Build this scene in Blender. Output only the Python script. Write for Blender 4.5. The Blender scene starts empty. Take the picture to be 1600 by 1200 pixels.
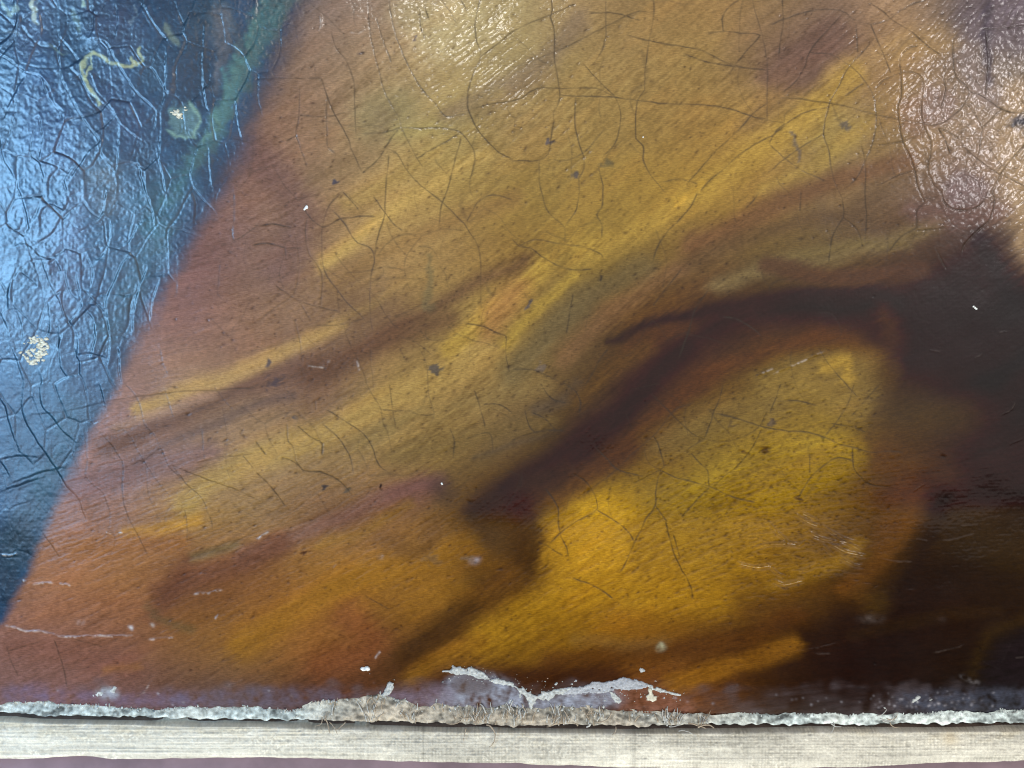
import bpy, math, numpy as np, random
from mathutils import Vector
random.seed(4); rng = np.random.default_rng(11)
sc = bpy.context.scene; COL = sc.collection
S = 0.0002                                     # metres per unit of layout (0.2 mm)

# ------------------------------------------------------------------ camera, world, lights
H = 0.40
cam = bpy.data.cameras.new('camera'); camo = bpy.data.objects.new('camera', cam); COL.objects.link(camo)
camo.location = (0, 0, H)
cam.sensor_width = 36; cam.lens = 36 * H / (1600 * S)
cam.clip_start = 0.01; cam.clip_end = 50
cam.dof.use_dof = True; cam.dof.focus_distance = H; cam.dof.aperture_fstop = 5.6
sc.camera = camo
w = bpy.data.worlds.new('World'); sc.world = w; w.use_nodes = True
w.node_tree.nodes['Background'].inputs[0].default_value = (0.7, 0.66, 0.66, 1)
w.node_tree.nodes['Background'].inputs[1].default_value = 0.05
sc.view_settings.view_transform = 'Standard'; sc.view_settings.look = 'None'
sc.cycles.filter_width = 1.1
sc.view_settings.exposure = 0.0; sc.view_settings.gamma = 1.0

def mirror_lamp(name, cx, cy, wx, wy, Z, radiance, color, spread=180):
    """rectangular lamp hanging at height Z, facing down, over the spot whose varnish mirrors it"""
    k = (H + Z) / H * S
    l = bpy.data.lights.new(name, 'AREA'); l.shape = 'RECTANGLE'
    l.size = wx * k; l.size_y = wy * k; l.color = color
    l.energy = radiance * math.pi * l.size * l.size_y
    l.spread = math.radians(spread)
    o = bpy.data.objects.new(name, l); COL.objects.link(o)
    o.location = ((cx - 800) * k, (600 - cy) * k, Z)
    return o
# broad pale ceiling: its lower rim is mirrored across the robe at about y 800, its left rim beside the blue cloth
mirror_lamp('ceiling_light', 1520, -390, 2160, 2400, 1.0, 1.2, (1.0, 0.89, 0.86))
# blue-white window to the left, and wider unseen lamps added to grade its glare outward
mirror_lamp('window_light', -165, 290, 400, 360, 1.0, 13.0, (0.32, 0.64, 1.0), 75)
mirror_lamp('glare_falloff_fill', -165, 420, 540, 640, 1.04, 2.2, (0.26, 0.58, 1.0), 80)
mirror_lamp('glare_outer_fill', -135, 450, 680, 700, 1.06, 1.4, (0.34, 0.62, 1.0), 90)
mirror_lamp('robe_haze_fill', 200, 600, 560, 440, 1.08, 0.7, (0.9, 0.88, 1.0), 110)  # added to lay a haze over the robe beside the blue
# neutral windows beyond the top edge and the top right corner
mirror_lamp('far_window_light', 1540, 190, 90, 130, 1.0, 42, (1.0, 0.93, 0.93), 70)
mirror_lamp('upper_window_light', 700, -10, 90, 60, 1.0, 32, (1.0, 0.97, 0.9), 70)
# fill lamp added low on the near side, caught by the curled lower edge
lo = bpy.data.lights.new('low_fill_light', 'AREA'); lo.shape = 'RECTANGLE'; lo.size = 1.6; lo.size_y = 0.5
lo.energy = 44; lo.color = (1.0, 0.96, 0.90)
loo = bpy.data.objects.new('low_fill_light', lo); COL.objects.link(loo)
loo.location = (0.1, -1.7, 1.0); loo.rotation_euler = (Vector((0, -0.1, 0)) - loo.location).to_track_quat('-Z', 'Y').to_euler()

# ------------------------------------------------------------------ raster helpers (layout coordinates, y down)
X0, Y0, X1, Y1 = -150, -150, 1750, 1150
NW, NH = X1 - X0, Y1 - Y0
gx, gy = np.meshgrid(np.arange(X0, X1, dtype=np.float32), np.arange(Y0, Y1, dtype=np.float32))
fyy = np.fft.fftfreq(NH)[:, None]; fxx = np.fft.rfftfreq(NW)[None, :]
def blur(a, s):
    if a.ndim == 3: return np.stack([blur(a[..., i], s) for i in range(a.shape[2])], -1)
    p = int(3 * s) + 2
    b = np.pad(a, p, mode='edge')
    fy = np.fft.fftfreq(b.shape[0])[:, None]; fx = np.fft.rfftfreq(b.shape[1])[None, :]
    g = np.exp(-2 * (math.pi * s) ** 2 * (fx ** 2 + fy ** 2))
    r = np.fft.irfft2(np.fft.rfft2(b) * g, s=b.shape)
    return r[p:-p, p:-p].astype(np.float32)
def noise(sl, sa, ang=0.0):
    """gaussian noise, sigma sl along the angle (degrees, up-right) and sa across it, unit variance"""
    n = rng.standard_normal((NH, NW)).astype(np.float32)
    c, s = math.cos(math.radians(ang)), -math.sin(math.radians(ang))
    u = fxx * c + fyy * s; v = -fxx * s + fyy * c
    g = np.exp(-2 * math.pi ** 2 * ((sl * u) ** 2 + (sa * v) ** 2))
    r = np.fft.irfft2(np.fft.rfft2(n) * g, s=(NH, NW))
    return (r / r.std()).astype(np.float32)
def spline(pts, step=4.0):
    P = np.array(pts, float)
    if len(P) < 3:
        n = max(2, int(np.hypot(*(P[-1] - P[0])) / step)); t = np.linspace(0, 1, n)[:, None]
        return P[0] * (1 - t) + P[-1] * t
    Q = np.vstack([2 * P[0] - P[1], P, 2 * P[-1] - P[-2]]); out = []
    for i in range(1, len(Q) - 2):
        p0, p1, p2, p3 = Q[i - 1:i + 3]
        n = max(1, int(np.hypot(*(p2 - p1)) / step)); t = (np.arange(n) / n)[:, None]
        out.append(0.5 * (2 * p1 + (p2 - p0) * t + (2 * p0 - 5 * p1 + 4 * p2 - p3) * t * t + (3 * p1 - p0 - 3 * p2 + p3) * t ** 3))
    out.append(P[-1:]); return np.vstack(out)
def win(xa, ya, xb, yb):
    ia, ib = max(0, int(xa - X0)), min(NW, int(xb - X0) + 2); ja, jb = max(0, int(ya - Y0)), min(NH, int(yb - Y0) + 2)
    return slice(ja, max(ja, jb)), slice(ia, max(ia, ib))
def dist_line(pts, R, step=4.0, signed=False):
    """distance to a smooth line inside its window; also where along it (0..1) and the side"""
    L = spline(pts, step)
    sl = win(L[:, 0].min() - R, L[:, 1].min() - R, L[:, 0].max() + R, L[:, 1].max() + R)
    x, y = gx[sl], gy[sl]; D = np.full(x.shape, 1e9, np.float32); T = np.zeros_like(D); SD = np.ones_like(D)
    n = len(L) - 1; ox, oy = X0 + sl[1].start, Y0 + sl[0].start
    for i in range(n):
        a, b = L[i], L[i + 1]; d = b - a; l2 = max(1e-6, d @ d)
        ia = max(0, int(min(a[0], b[0]) - R - ox)); ib = int(max(a[0], b[0]) + R - ox) + 2
        ja = max(0, int(min(a[1], b[1]) - R - oy)); jb = int(max(a[1], b[1]) + R - oy) + 2
        if ib <= ia or jb <= ja: continue
        xs, ys = x[ja:jb, ia:ib] - a[0], y[ja:jb, ia:ib] - a[1]
        t = np.clip((xs * d[0] + ys * d[1]) / l2, 0, 1)
        dd = np.hypot(xs - t * d[0], ys - t * d[1]); v = D[ja:jb, ia:ib]; m = dd < v
        v[m] = dd[m]; T[ja:jb, ia:ib][m] = ((i + t) / n)[m]
        SD[ja:jb, ia:ib][m] = np.sign(xs * d[1] - ys * d[0])[m]
    return sl, D, T, SD
def poly_mask(pts, f):
    P = spline(list(pts) + [pts[0]], 6.0); xa, ya = P.min(0) - 4 * f; xb, yb = P.max(0) + 4 * f
    sl = win(xa, ya, xb, yb); x, y = gx[sl], gy[sl]; ins = np.zeros(x.shape, bool)
    for (ax, ay), (bx, by) in zip(P[:-1], P[1:]):
        if ay == by: continue
        c = ((ay > y) != (by > y)) & (x < (bx - ax) * (y - ay) / (by - ay) + ax); ins ^= c
    return sl, blur(ins.astype(np.float32), f)
def ss(x): x = np.clip(x, 0, 1); return x * x * (3 - 2 * x)
def srgb2lin(c): c = np.asarray(c, np.float32) / 255.0; return np.where(c < 0.04045, c / 12.92, ((c + 0.055) / 1.055) ** 2.4)

# ------------------------------------------------------------------ direction of the brush marks
DIRS = [(100,700,10),(60,900,22),(300,1000,32),(500,950,26),(300,800,20),(600,700,30),(600,200,38),(900,100,42),(900,500,46),(700,400,36),
        (1200,200,38),(1350,240,34),(1100,600,38),(1200,800,30),(900,850,38),(1300,400,12),(1500,450,28),(1400,650,18),(1500,900,4),(1300,1000,5),
        (1000,1000,22),(250,500,8),(400,350,25),(1550,200,60),(1300,850,-18),(800,700,34),(1100,300,40)]
num = 0; den = 1e-6
for (a, b, d) in DIRS:
    wgt = np.exp(-((gx - a) ** 2 + (gy - b) ** 2) / (2 * 130.0 ** 2)) + 1e-7; num = num + wgt * d; den = den + wgt
ANG = (num / den).astype(np.float32)
angs = [-20, -5, 8, 20, 30, 40, 50, 62]
def directional(sl, sa):
    out = np.zeros((NH, NW), np.float32); tot = np.zeros_like(out)
    for a in angs:
        wgt = np.clip(1 - np.abs(ANG - a) / 13.0, 0, 1)
        out += wgt * noise(sl, sa, a); tot += wgt ** 2
    return out / np.sqrt(np.maximum(tot, 1e-3))
D_FINE = directional(6.5, 0.75); D_MED = directional(22, 1.5); D_SHORT = directional(4, 1.3); D_WIDE = directional(55, 6.0)
N2 = noise(1.5, 1.5); N3 = noise(2.4, 2.4); N6 = noise(6, 6); N20 = noise(18, 18); N60 = noise(60, 60)
PEB = noise(1.5, 1.2, 75)

# ------------------------------------------------------------------ colours of the robe
ROWS = {
 0:"125,100,88 125,100,88 125,100,88 125,100,88 125,100,88 135,112,98 150,122,100 190,165,120 170,148,100 160,130,88 150,120,75 160,125,75 150,120,80 130,105,85 172,138,102 115,98,86 110,95,100",
 100:"125,100,88 125,100,88 125,100,88 125,100,88 138,108,88 145,115,90 165,134,95 180,152,100 160,138,92 160,132,80 155,125,75 160,130,75 125,98,78 118,88,78 160,125,80 122,102,86 125,110,95",
 200:"125,95,80 125,95,80 125,95,80 140,105,88 146,108,86 152,118,88 165,136,90 166,142,84 155,125,78 160,130,74 155,125,70 155,120,65 175,140,70 170,145,75 150,120,75 155,130,105 160,135,110",
 300:"125,90,80 125,90,80 140,102,88 140,100,86 142,106,86 152,118,86 178,142,82 170,138,76 155,125,65 155,125,65 165,130,60 175,138,60 155,118,62 128,103,78 120,95,70 118,92,82 160,135,105",
 400:"120,88,85 140,104,90 140,104,90 132,94,84 136,102,84 145,112,80 178,142,86 158,124,76 150,115,60 158,128,60 138,112,60 125,95,60 115,95,60 110,90,55 95,70,50 75,58,50 110,88,62",
 500:"130,92,80 146,108,92 146,106,92 142,100,84 150,112,82 142,110,80 120,90,68 158,128,72 160,128,62 118,97,65 108,74,46 85,60,45 75,55,45 78,53,45 62,47,42 50,38,40 50,36,40",
 600:"150,112,98 150,112,98 150,114,98 160,125,92 128,96,76 124,90,72 160,130,76 160,126,70 146,118,72 104,80,52 72,54,42 98,70,46 130,105,55 150,120,58 76,58,50 58,43,44 54,40,42",
 700:"160,120,108 162,120,108 150,116,104 148,114,94 166,132,84 156,126,80 152,124,74 140,112,64 112,90,62 72,55,38 118,85,50 140,115,55 162,128,50 155,125,50 88,64,44 66,50,46 64,48,48",
 800:"158,114,90 156,112,92 148,110,90 176,136,76 152,120,80 132,98,74 142,102,72 118,86,52 76,52,30 175,132,42 155,120,45 150,115,40 158,120,36 128,94,42 92,60,26 48,33,19 46,33,22",
 900:"150,105,78 156,106,70 156,106,60 112,72,50 132,86,50 150,105,44 160,112,40 146,102,36 86,56,20 175,130,30 170,125,30 160,120,30 142,102,24 92,62,20 40,25,12 42,28,12 50,34,16",
 1000:"142,100,88 138,95,78 132,88,66 136,93,45 150,104,42 150,98,48 100,65,36 150,106,32 150,110,25 138,97,20 130,86,24 102,66,26 70,42,14 38,22,10 40,25,9 46,29,10 40,27,15",
 1100:"122,92,86 120,88,82 114,84,80 100,76,74 92,70,68 80,48,38 98,62,44 84,52,38 66,36,24 62,34,18 105,60,34 108,66,34 58,36,20 44,27,14 42,26,15 34,26,20 30,26,28"}
G = np.array([[[float(v) for v in c.split(',')] for c in ROWS[k].split()] for k in sorted(ROWS)], np.float32)
u = np.clip(gx / 100, 0, 15.999); v = np.clip(gy / 100, 0, 10.999)
iu, iv = u.astype(int), v.astype(int); fu, fv = (u - iu)[..., None], (v - iv)[..., None]
C = (G[iv, iu] * (1 - fu) + G[iv, iu + 1] * fu) * (1 - fv) + (G[iv + 1, iu] * (1 - fu) + G[iv + 1, iu + 1] * fu) * fv
C = blur(C, 24)

def lay(sl, m, col, op=1.0):
    m = (m * op)[..., None]; C[sl] = C[sl] * (1 - m) + np.array(col, np.float32) * m
def stroke(pts, wd, col, op=0.85, f=None, w2=None):
    """one brush stroke, its width running from wd to w2, with feathered sides and ends"""
    f = f or wd * 0.6; w2 = wd if w2 is None else w2
    sl, D, T, _ = dist_line(pts, max(wd, w2) + 2 * f, 12)
    W = wd + (w2 - wd) * T
    lay(sl, ss((W + f - D) / (2 * f)), col, op)
def area(pts, col, f=10, op=0.9):
    sl, m = poly_mask(pts, f); lay(sl, m, col, op)

# upper middle
stroke([(905,35),(850,95),(790,135),(700,185)], 16, (135,112,90), .6, 14)
area([(560,150),(640,140),(650,200),(600,215),(555,210)], (150,136,92), 14, .6)
stroke([(640,20),(700,60),(740,40)], 30, (178,158,112), .5, 25)
stroke([(620,210),(700,190),(780,150)], 12, (165,145,85), .5, 12)
stroke([(505,415),(560,370),(620,325),(700,275),(760,240)], 11, (195,158,86), .85, 13, 6)
stroke([(520,440),(600,395),(700,350),(800,310)], 14, (148,112,68), .5, 14)
stroke([(540,320),(600,290),(680,240)], 10, (170,138,76), .5, 10)
stroke([(400,250),(470,330),(440,420)], 30, (118,88,82), .5, 25)
stroke([(490,280),(580,240),(600,180)], 20, (135,110,82), .4, 20)
# the patch of purple with a firm right edge
area([(1180,120),(1230,70),(1290,30),(1325,40),(1318,80),(1290,110),(1262,150),(1200,140)], (118,90,76), 7, .7)
area([(1150,200),(1200,150),(1262,150),(1240,180),(1190,215)], (140,108,72), 10, .5)
stroke([(1310,120),(1400,80),(1480,60)], 24, (172,138,88), .6, 18)
stroke([(905,395),(1000,355),(1090,305),(1180,240),(1270,170),(1330,120)], 16, (182,146,66), .75, 20, 24)
stroke([(1060,320),(1092,292),(1100,285)], 5, (204,160,62), .6, 6)
stroke([(1200,300),(1270,260),(1350,200)], 14, (172,142,70), .55, 12)
stroke([(1390,190),(1360,250),(1310,310)], 18, (142,112,72), .5, 16)
stroke([(1080,385),(1170,345),(1240,305),(1330,275),(1420,250)], 16, (122,88,62), .75, 14)
stroke([(1060,420),(1150,380),(1250,345),(1350,335)], 12, (108,84,60), .6, 12)
stroke([(1120,448),(1200,418),(1300,398),(1400,372),(1460,350)], 14, (132,112,74), .75, 12)
stroke([(1240,400),(1330,385),(1420,382)], 8, (128,108,66), .5, 8)
area([(1480,0),(1620,-30),(1640,60),(1580,80),(1500,60)], (112,98,104), 12, .75)
stroke([(1543,10),(1541,60),(1545,130)], 7, (80,70,78), .8, 9)
stroke([(1510,90),(1530,140),(1560,160)], 16, (134,116,110), .6, 14)
area([(1405,160),(1440,150),(1450,200),(1430,220),(1408,200)], (136,104,84), 5, .6)
area([(1442,130),(1490,150),(1485,185),(1446,196)], (134,108,106), 5, .5)
area([(1470,290),(1500,265),(1540,280),(1545,305),(1525,325),(1490,325)], (124,102,100), 4, .7)
stroke([(1590,150),(1580,220),(1600,330),(1620,420)], 24, (168,140,104), .7, 18)
stroke([(1430,330),(1500,345),(1560,330)], 16, (118,88,80), .6, 14)
# middle folds
stroke([(700,175),(780,160),(860,120)], 12, (140,112,80), .4, 12)
stroke([(165,700),(260,665),(370,612),(470,578),(560,545),(640,500),(730,450),(820,405)], 14, (110,80,62), .72, 17, 8)
stroke([(480,590),(560,560),(640,520),(700,500)], 14, (106,76,58), .6, 16)
stroke([(225,640),(300,605),(400,568),(470,538),(530,508)], 12, (186,148,86), .65, 15, 9)
stroke([(520,505),(600,462),(680,420)], 8, (166,132,76), .45, 10)
stroke([(215,640),(300,608),(360,590),(450,548),(520,512)], 10, (180,142,84), .8, 9)
stroke([(180,668),(250,645),(330,618)], 7, (168,132,104), .6, 8)
stroke([(215,720),(300,676),(390,640),(450,620)], 7, (98,80,76), .45, 10)
stroke([(120,760),(230,735),(330,715)], 22, (128,98,94), .6, 16)
stroke([(290,790),(330,750),(420,712),(500,680),(580,640),(680,592),(750,545)], 20, (176,142,78), .8, 15, 22)
stroke([(700,545),(760,500),(810,455),(850,415)], 14, (184,148,66), .8, 10)
area([(748,525),(765,480),(800,440),(828,432),(815,470),(785,510),(758,535)], (166,114,72), 10, .65)
stroke([(790,540),(830,490),(880,448),(900,430)], 8, (178,145,64), .75, 7)
stroke([(800,585),(850,530),(900,478),(960,436),(1010,420)], 20, (116,100,70), .6, 16)
stroke([(880,560),(940,500),(1010,450),(1060,420)], 14, (135,100,68), .6, 14)
stroke([(560,690),(660,650),(760,620),(850,600)], 14, (148,122,74), .5, 14)
stroke([(600,720),(700,690),(800,670),(860,660)], 12, (126,102,62), .5, 12)
stroke([(740,715),(800,698),(880,672)], 4, (92,80,70), .35, 6)
stroke([(840,640),(890,620),(905,600)], 10, (98,84,72), .5, 9)
# the great dark fold
stroke([(950,535),(1010,508),(1080,492),(1150,478),(1240,462),(1330,462),(1410,476)], 5, (62,50,44), .82, 9, 16)
stroke([(1420,486),(1320,484),(1230,484),(1150,504),(1095,535),(1040,580),(985,635),(920,690),(850,745),(760,800)], 26, (72,54,44), .75, 34, 34)
stroke([(1400,482),(1320,484),(1230,482),(1150,498),(1090,528),(1040,572),(985,625),(925,675),(860,720),(790,765)], 13, (58,46,38), .8, 20, 9)
stroke([(950,690),(880,740),(800,790),(770,850)], 24, (78,58,42), .6, 26)
area([(560,1075),(610,1030),(680,985),(760,930),(815,870),(845,830),(840,880),(800,930),(740,975),(690,1020),(640,1060)], (80,50,24), 14, .8)
area([(700,840),(760,820),(830,800),(835,880),(780,920),(720,900)], (92,64,28), 18, .55)
stroke([(1080,550),(1020,610),(960,665),(900,715)], 9, (50,42,38), .5, 14)
stroke([(985,535),(1050,520),(1080,515)], 12, (96,68,46), .6, 12)
stroke([(905,620),(950,580),(1010,545)], 14, (112,82,48), .6, 12)
area([(1380,505),(1415,474),(1450,440),(1490,412),(1515,380),(1545,357),(1568,372),(1585,420),(1610,450),(1640,520),(1620,600),(1520,590),(1450,570),(1410,590),(1385,570),(1400,540)], (64,45,46), 15, .85)
area([(1380,600),(1450,560),(1640,540),(1640,700),(1500,740),(1440,700),(1420,640)], (56,44,36), 30, .6)
stroke([(1500,540),(1560,500),(1600,470)], 26, (58,40,42), .6, 24)
stroke([(1500,680),(1560,640),(1600,600)], 22, (70,52,46), .5, 24)
stroke([(1460,620),(1530,600),(1600,560)], 12, (44,34,38), .5, 18)
stroke([(1530,375),(1555,420),(1580,470)], 14, (60,52,56), .6, 12)
stroke([(1370,555),(1300,530),(1240,535),(1160,562),(1090,602),(1020,665),(950,722),(880,785)], 12, (108,72,42), .75, 14, 18)
stroke([(1380,490),(1390,520),(1372,560)], 12, (98,68,44), .4, 12)
stroke([(1200,415),(1290,430),(1380,430),(1440,420)], 14, (98,70,54), .75, 9)
area([(1180,590),(1250,560),(1340,545),(1385,558),(1375,610),(1352,660),(1280,640),(1200,640)], (150,122,64), 9, .7)
stroke([(1290,572),(1320,560),(1325,590)], 10, (182,146,62), .8, 9)
stroke([(1400,570),(1385,620),(1360,680)], 9, (104,80,54), .5, 10)
# the gold fold below
stroke([(1030,690),(1110,660),(1200,640)], 24, (134,110,66), .5, 20)
area([(960,790),(930,770),(1000,735),(1120,760),(1110,800),(1000,800)], (152,122,52), 14, .5)
stroke([(1340,705),(1290,695),(1220,700),(1150,725),(1090,760)], 15, (170,138,48), .55, 18)
stroke([(1340,715),(1270,750),(1200,780)], 16, (172,136,44), .5, 20)
stroke([(1380,715),(1420,730),(1400,800),(1380,850)], 18, (108,72,36), .7, 16)
area([(858,800),(900,770),(960,760),(1000,790),(990,850),(960,900),(890,905),(842,880),(846,830)], (192,144,36), 16, .6)
stroke([(905,790),(960,800),(980,830)], 14, (206,160,48), .5, 18)
stroke([(740,800),(790,770),(850,740)], 14, (72,58,48), .6, 12)
stroke([(812,790),(818,840),(808,880),(760,930),(700,975),(645,1030)], 15, (74,48,22), .75, 20, 26)
stroke([(830,800),(836,850),(828,885)], 6, (64,42,22), .5, 10)
stroke([(985,830),(1010,880),(990,940)], 18, (150,112,34), .5, 16)
stroke([(760,990),(840,950),(900,920),(1000,930),(1120,940)], 24, (170,126,28), .65, 22)
stroke([(1230,870),(1300,880),(1340,860)], 18, (140,104,34), .5, 16)
stroke([(1210,910),(1290,890),(1340,850)], 12, (166,126,34), .45, 12)
stroke([(1340,930),(1260,945),(1180,965)], 18, (92,62,26), .7, 16)
stroke([(1350,905),(1300,950),(1240,985)], 16, (70,44,18), .6, 16)
stroke([(1435,765),(1412,830),(1370,880),(1320,925)], 12, (112,72,26), .75, 11)
stroke([(1475,775),(1452,830),(1420,880),(1370,930)], 15, (40,26,14), .85, 11)
stroke([(1490,760),(1540,830),(1600,860)], 30, (64,46,24), .45, 28)
area([(1345,925),(1385,920),(1390,955),(1350,960)], (82,60,18), 8, .6)
stroke([(1330,990),(1440,970),(1560,955)], 9, (58,40,30), .5, 8)
stroke([(1610,965),(1560,985),(1535,1010),(1520,1050)], 8, (84,62,28), .4, 14)
area([(1540,1020),(1570,995),(1620,980),(1640,1060),(1560,1075),(1530,1055)], (38,30,34), 9, .85)
stroke([(1230,990),(1290,1000),(1330,960)], 22, (46,28,14), .6, 18)
stroke([(1050,1070),(1120,1045),(1190,1022),(1240,1008)], 16, (142,96,26), .85, 12)
stroke([(860,1035),(960,1025),(1060,1015),(1160,1000),(1250,965)], 14, (92,56,24), .7, 13)
stroke([(700,1075),(800,1058),(880,1062),(960,1055)], 18, (66,36,20), .8, 14)
stroke([(640,1062),(690,1030),(750,1000)], 12, (146,102,30), .7, 11)
stroke([(900,1000),(980,1010),(1040,1000)], 10, (128,100,62), .35, 10)
# lower left
stroke([(200,832),(260,826),(310,812)], 9, (192,140,58), .75, 9)
stroke([(120,860),(200,850),(280,850)], 16, (150,98,52), .6, 14)
stroke([(690,748),(610,772),(540,805),(460,840),(380,872)], 11, (130,94,80), .8, 11, 15)
area([(615,760),(670,740),(690,765),(640,800),(590,800)], (124,84,76), 9, .6)
stroke([(440,850),(380,880),(300,905),(250,925)], 17, (112,72,52), .7, 14)
stroke([(290,880),(260,940),(240,965)], 12, (110,70,50), .5, 12)
area([(672,745),(700,740),(712,765),(705,785),(680,775)], (80,64,60), 10, .65)
stroke([(640,790),(560,830),(500,855)], 8, (150,112,48), .5, 9)
stroke([(380,1010),(450,965),(540,915),(640,880),(730,855)], 22, (152,106,32), .6, 18)
stroke([(540,960),(580,1010),(500,1040)], 22, (132,78,44), .55, 20)
stroke([(680,830),(650,860),(600,840)], 14, (112,80,52), .5, 12)
stroke([(740,870),(800,900),(760,930)], 18, (124,82,24), .5, 18)
stroke([(300,870),(330,862),(368,853)], 6, (104,98,70), .45, 7)
stroke([(230,945),(262,975),(298,983)], 6, (92,84,56), .38, 8)
stroke([(165,1050),(190,1045),(215,1042)], 5, (150,104,52), .6, 6)
stroke([(60,960),(150,940),(220,950)], 16, (150,98,66), .4, 18)
stroke([(20,1010),(100,1020),(200,1040)], 18, (128,84,68), .5, 16)
# grey smears and retouchings in the gold
for (x, y, r, c) in [(860,220,5,(92,84,88)),(898,275,5,(88,82,84)),(828,473,6,(92,84,84)),(649,62,4,(92,80,84)),(626,140,3,(110,96,70)),(566,82,3,(80,66,66)),
                     (525,283,4,(74,72,84)),(505,762,4,(66,62,64)),(596,764,3,(50,40,36)),(541,765,4,(96,84,70)),(458,658,5,(80,78,82)),(1320,198,9,(112,100,88)),
                     (1598,190,5,(40,36,40)),(948,256,8,(110,98,70)),(845,575,6,(120,104,90)),(730,876,9,(120,98,84)),(675,872,12,(128,96,60)),(478,865,4,(74,46,30)),
                     (1145,665,5,(110,90,60)),(1165,705,5,(112,84,34)),(1190,700,5,(108,80,32)),(1246,780,4,(96,72,36)),(1228,800,4,(90,66,32)),(680,575,8,(90,82,78)),
                     (418,570,6,(86,76,78)),(430,595,12,(84,70,70)),(1205,658,6,(104,88,74)),(938,432,5,(58,54,56)),(1290,690,5,(120,100,50))]:
    sl = win(x - 3 * r, y - 3 * r, x + 3 * r, y + 3 * r)
    d = np.hypot(gx[sl] - x, (gy[sl] - y) * 1.15) + N3[sl] * r * 0.35
    lay(sl, ss((r * 1.3 - d) / (r * 0.8)), c, .8)
stroke([(671,402),(674,430),(669,455),(668,480)], 3, (118,106,76), .5, 4, 7)
stroke([(1238,205),(1243,220),(1246,250)], 2.5, (112,100,96), .7, 3)
stroke([(1580,195),(1592,188),(1604,190)], 3, (36,34,40), .9, 3)
stroke([(1585,185),(1600,180)], 4, (80,76,84), .6, 5)
stroke([(1586,190),(1604,196)], 9, (84,80,86), .5, 7)

# soft half-tones where the gold turns into the shadow on the right
area([(1385,600),(1440,600),(1530,620),(1540,660),(1470,700),(1400,700),(1370,650)], (96,78,54), 24, .75)
stroke([(1375,720),(1430,715),(1480,740)], 26, (104,76,46), .6, 30)
stroke([(1440,760),(1425,810),(1390,870),(1350,920)], 22, (96,64,28), .55, 26)
area([(1470,700),(1640,660),(1640,790),(1500,800),(1465,760)], (76,58,46), 30, .6)
stroke([(1500,830),(1560,850),(1640,850)], 30, (62,46,28), .5, 34)
stroke([(1385,500),(1400,535),(1380,580)], 14, (92,68,46), .55, 20)
stroke([(1180,500),(1090,560),(1020,630),(940,700),(850,770)], 40, (84,62,44), .35, 36)
area([(1420,520),(1500,500),(1600,520),(1600,600),(1450,590)], (70,50,46), 24, .5)
# smear every edge along the brush direction, as drawn-out paint does
ca, sa_ = np.cos(np.radians(ANG)), -np.sin(np.radians(ANG))
def sample(A, x, y):
    x = np.clip(x - X0, 0, NW - 1.01); y = np.clip(y - Y0, 0, NH - 1.01)
    ix, iy = x.astype(np.int32), y.astype(np.int32); fx, fy = x - ix, y - iy
    if A.ndim == 3: fx, fy = fx[..., None], fy[..., None]
    return (A[iy, ix] * (1 - fx) + A[iy, ix + 1] * fx) * (1 - fy) + (A[iy + 1, ix] * (1 - fx) + A[iy + 1, ix + 1] * fx) * fy
off = D_MED * 2.2 + D_FINE * 1.0
C = sample(C, gx + off * ca + N6 * 1.5, gy + off * sa_ + N20 * 2)
# veil subtracted: the upper colour still holds some of its blue-grey haze
VE = 1 - ss((gy - 790 + (gx - 800) * 0.03) / 45)
C = 255 * 1.055 * (np.clip(C, 1, 255) / 255) ** 1.13 * np.array([.975, .995, .97], np.float32) + np.array([0, 1, 5], np.float32) * VE[..., None]
SATM = (.07 + .07 * VE)[..., None]
C = C.mean(-1, keepdims=True) * SATM + C * (1 - SATM)
lin = srgb2lin(np.clip(C, 0, 255))
veil = np.stack([VE * 0.024, VE * 0.023, VE * 0.023], -1) + 0.004
LIGHT = 1.0
A = np.clip(np.maximum(lin - veil, .13 * lin) / LIGHT, 0.001, 0.9)
lum = A.mean(-1, keepdims=True)
def tone(amp, hue=(0.9, 1.0, 1.25)):
    return np.stack([1 + amp * h for h in hue], -1)
GRN = np.clip(.75 + .5 * noise(70, 22, 32), .1, 1.6)
A *= np.clip(tone((0.06 * D_FINE + 0.045 * D_SHORT) * GRN + 0.05 * D_MED + 0.03 * D_WIDE + 0.05 * N2 + 0.03 * N20), 0.45, 1.7)
# patches where a yellower or redder layer shows
ph = ss((D_WIDE + 0.6 * N20 - 0.7) / 1.6)[..., None]; A = A * (1 - ph * 0.18) + A * np.array([1.12, 0.92, 0.72]) * ph * 0.18
ph = ss((directional(40, 3.5) - 0.9) / 1.3)[..., None]; A = A * (1 - ph * 0.18) + A * np.array([1.18, 1.16, 0.95]) * ph * 0.18
AR = A.astype(np.float32)

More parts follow.
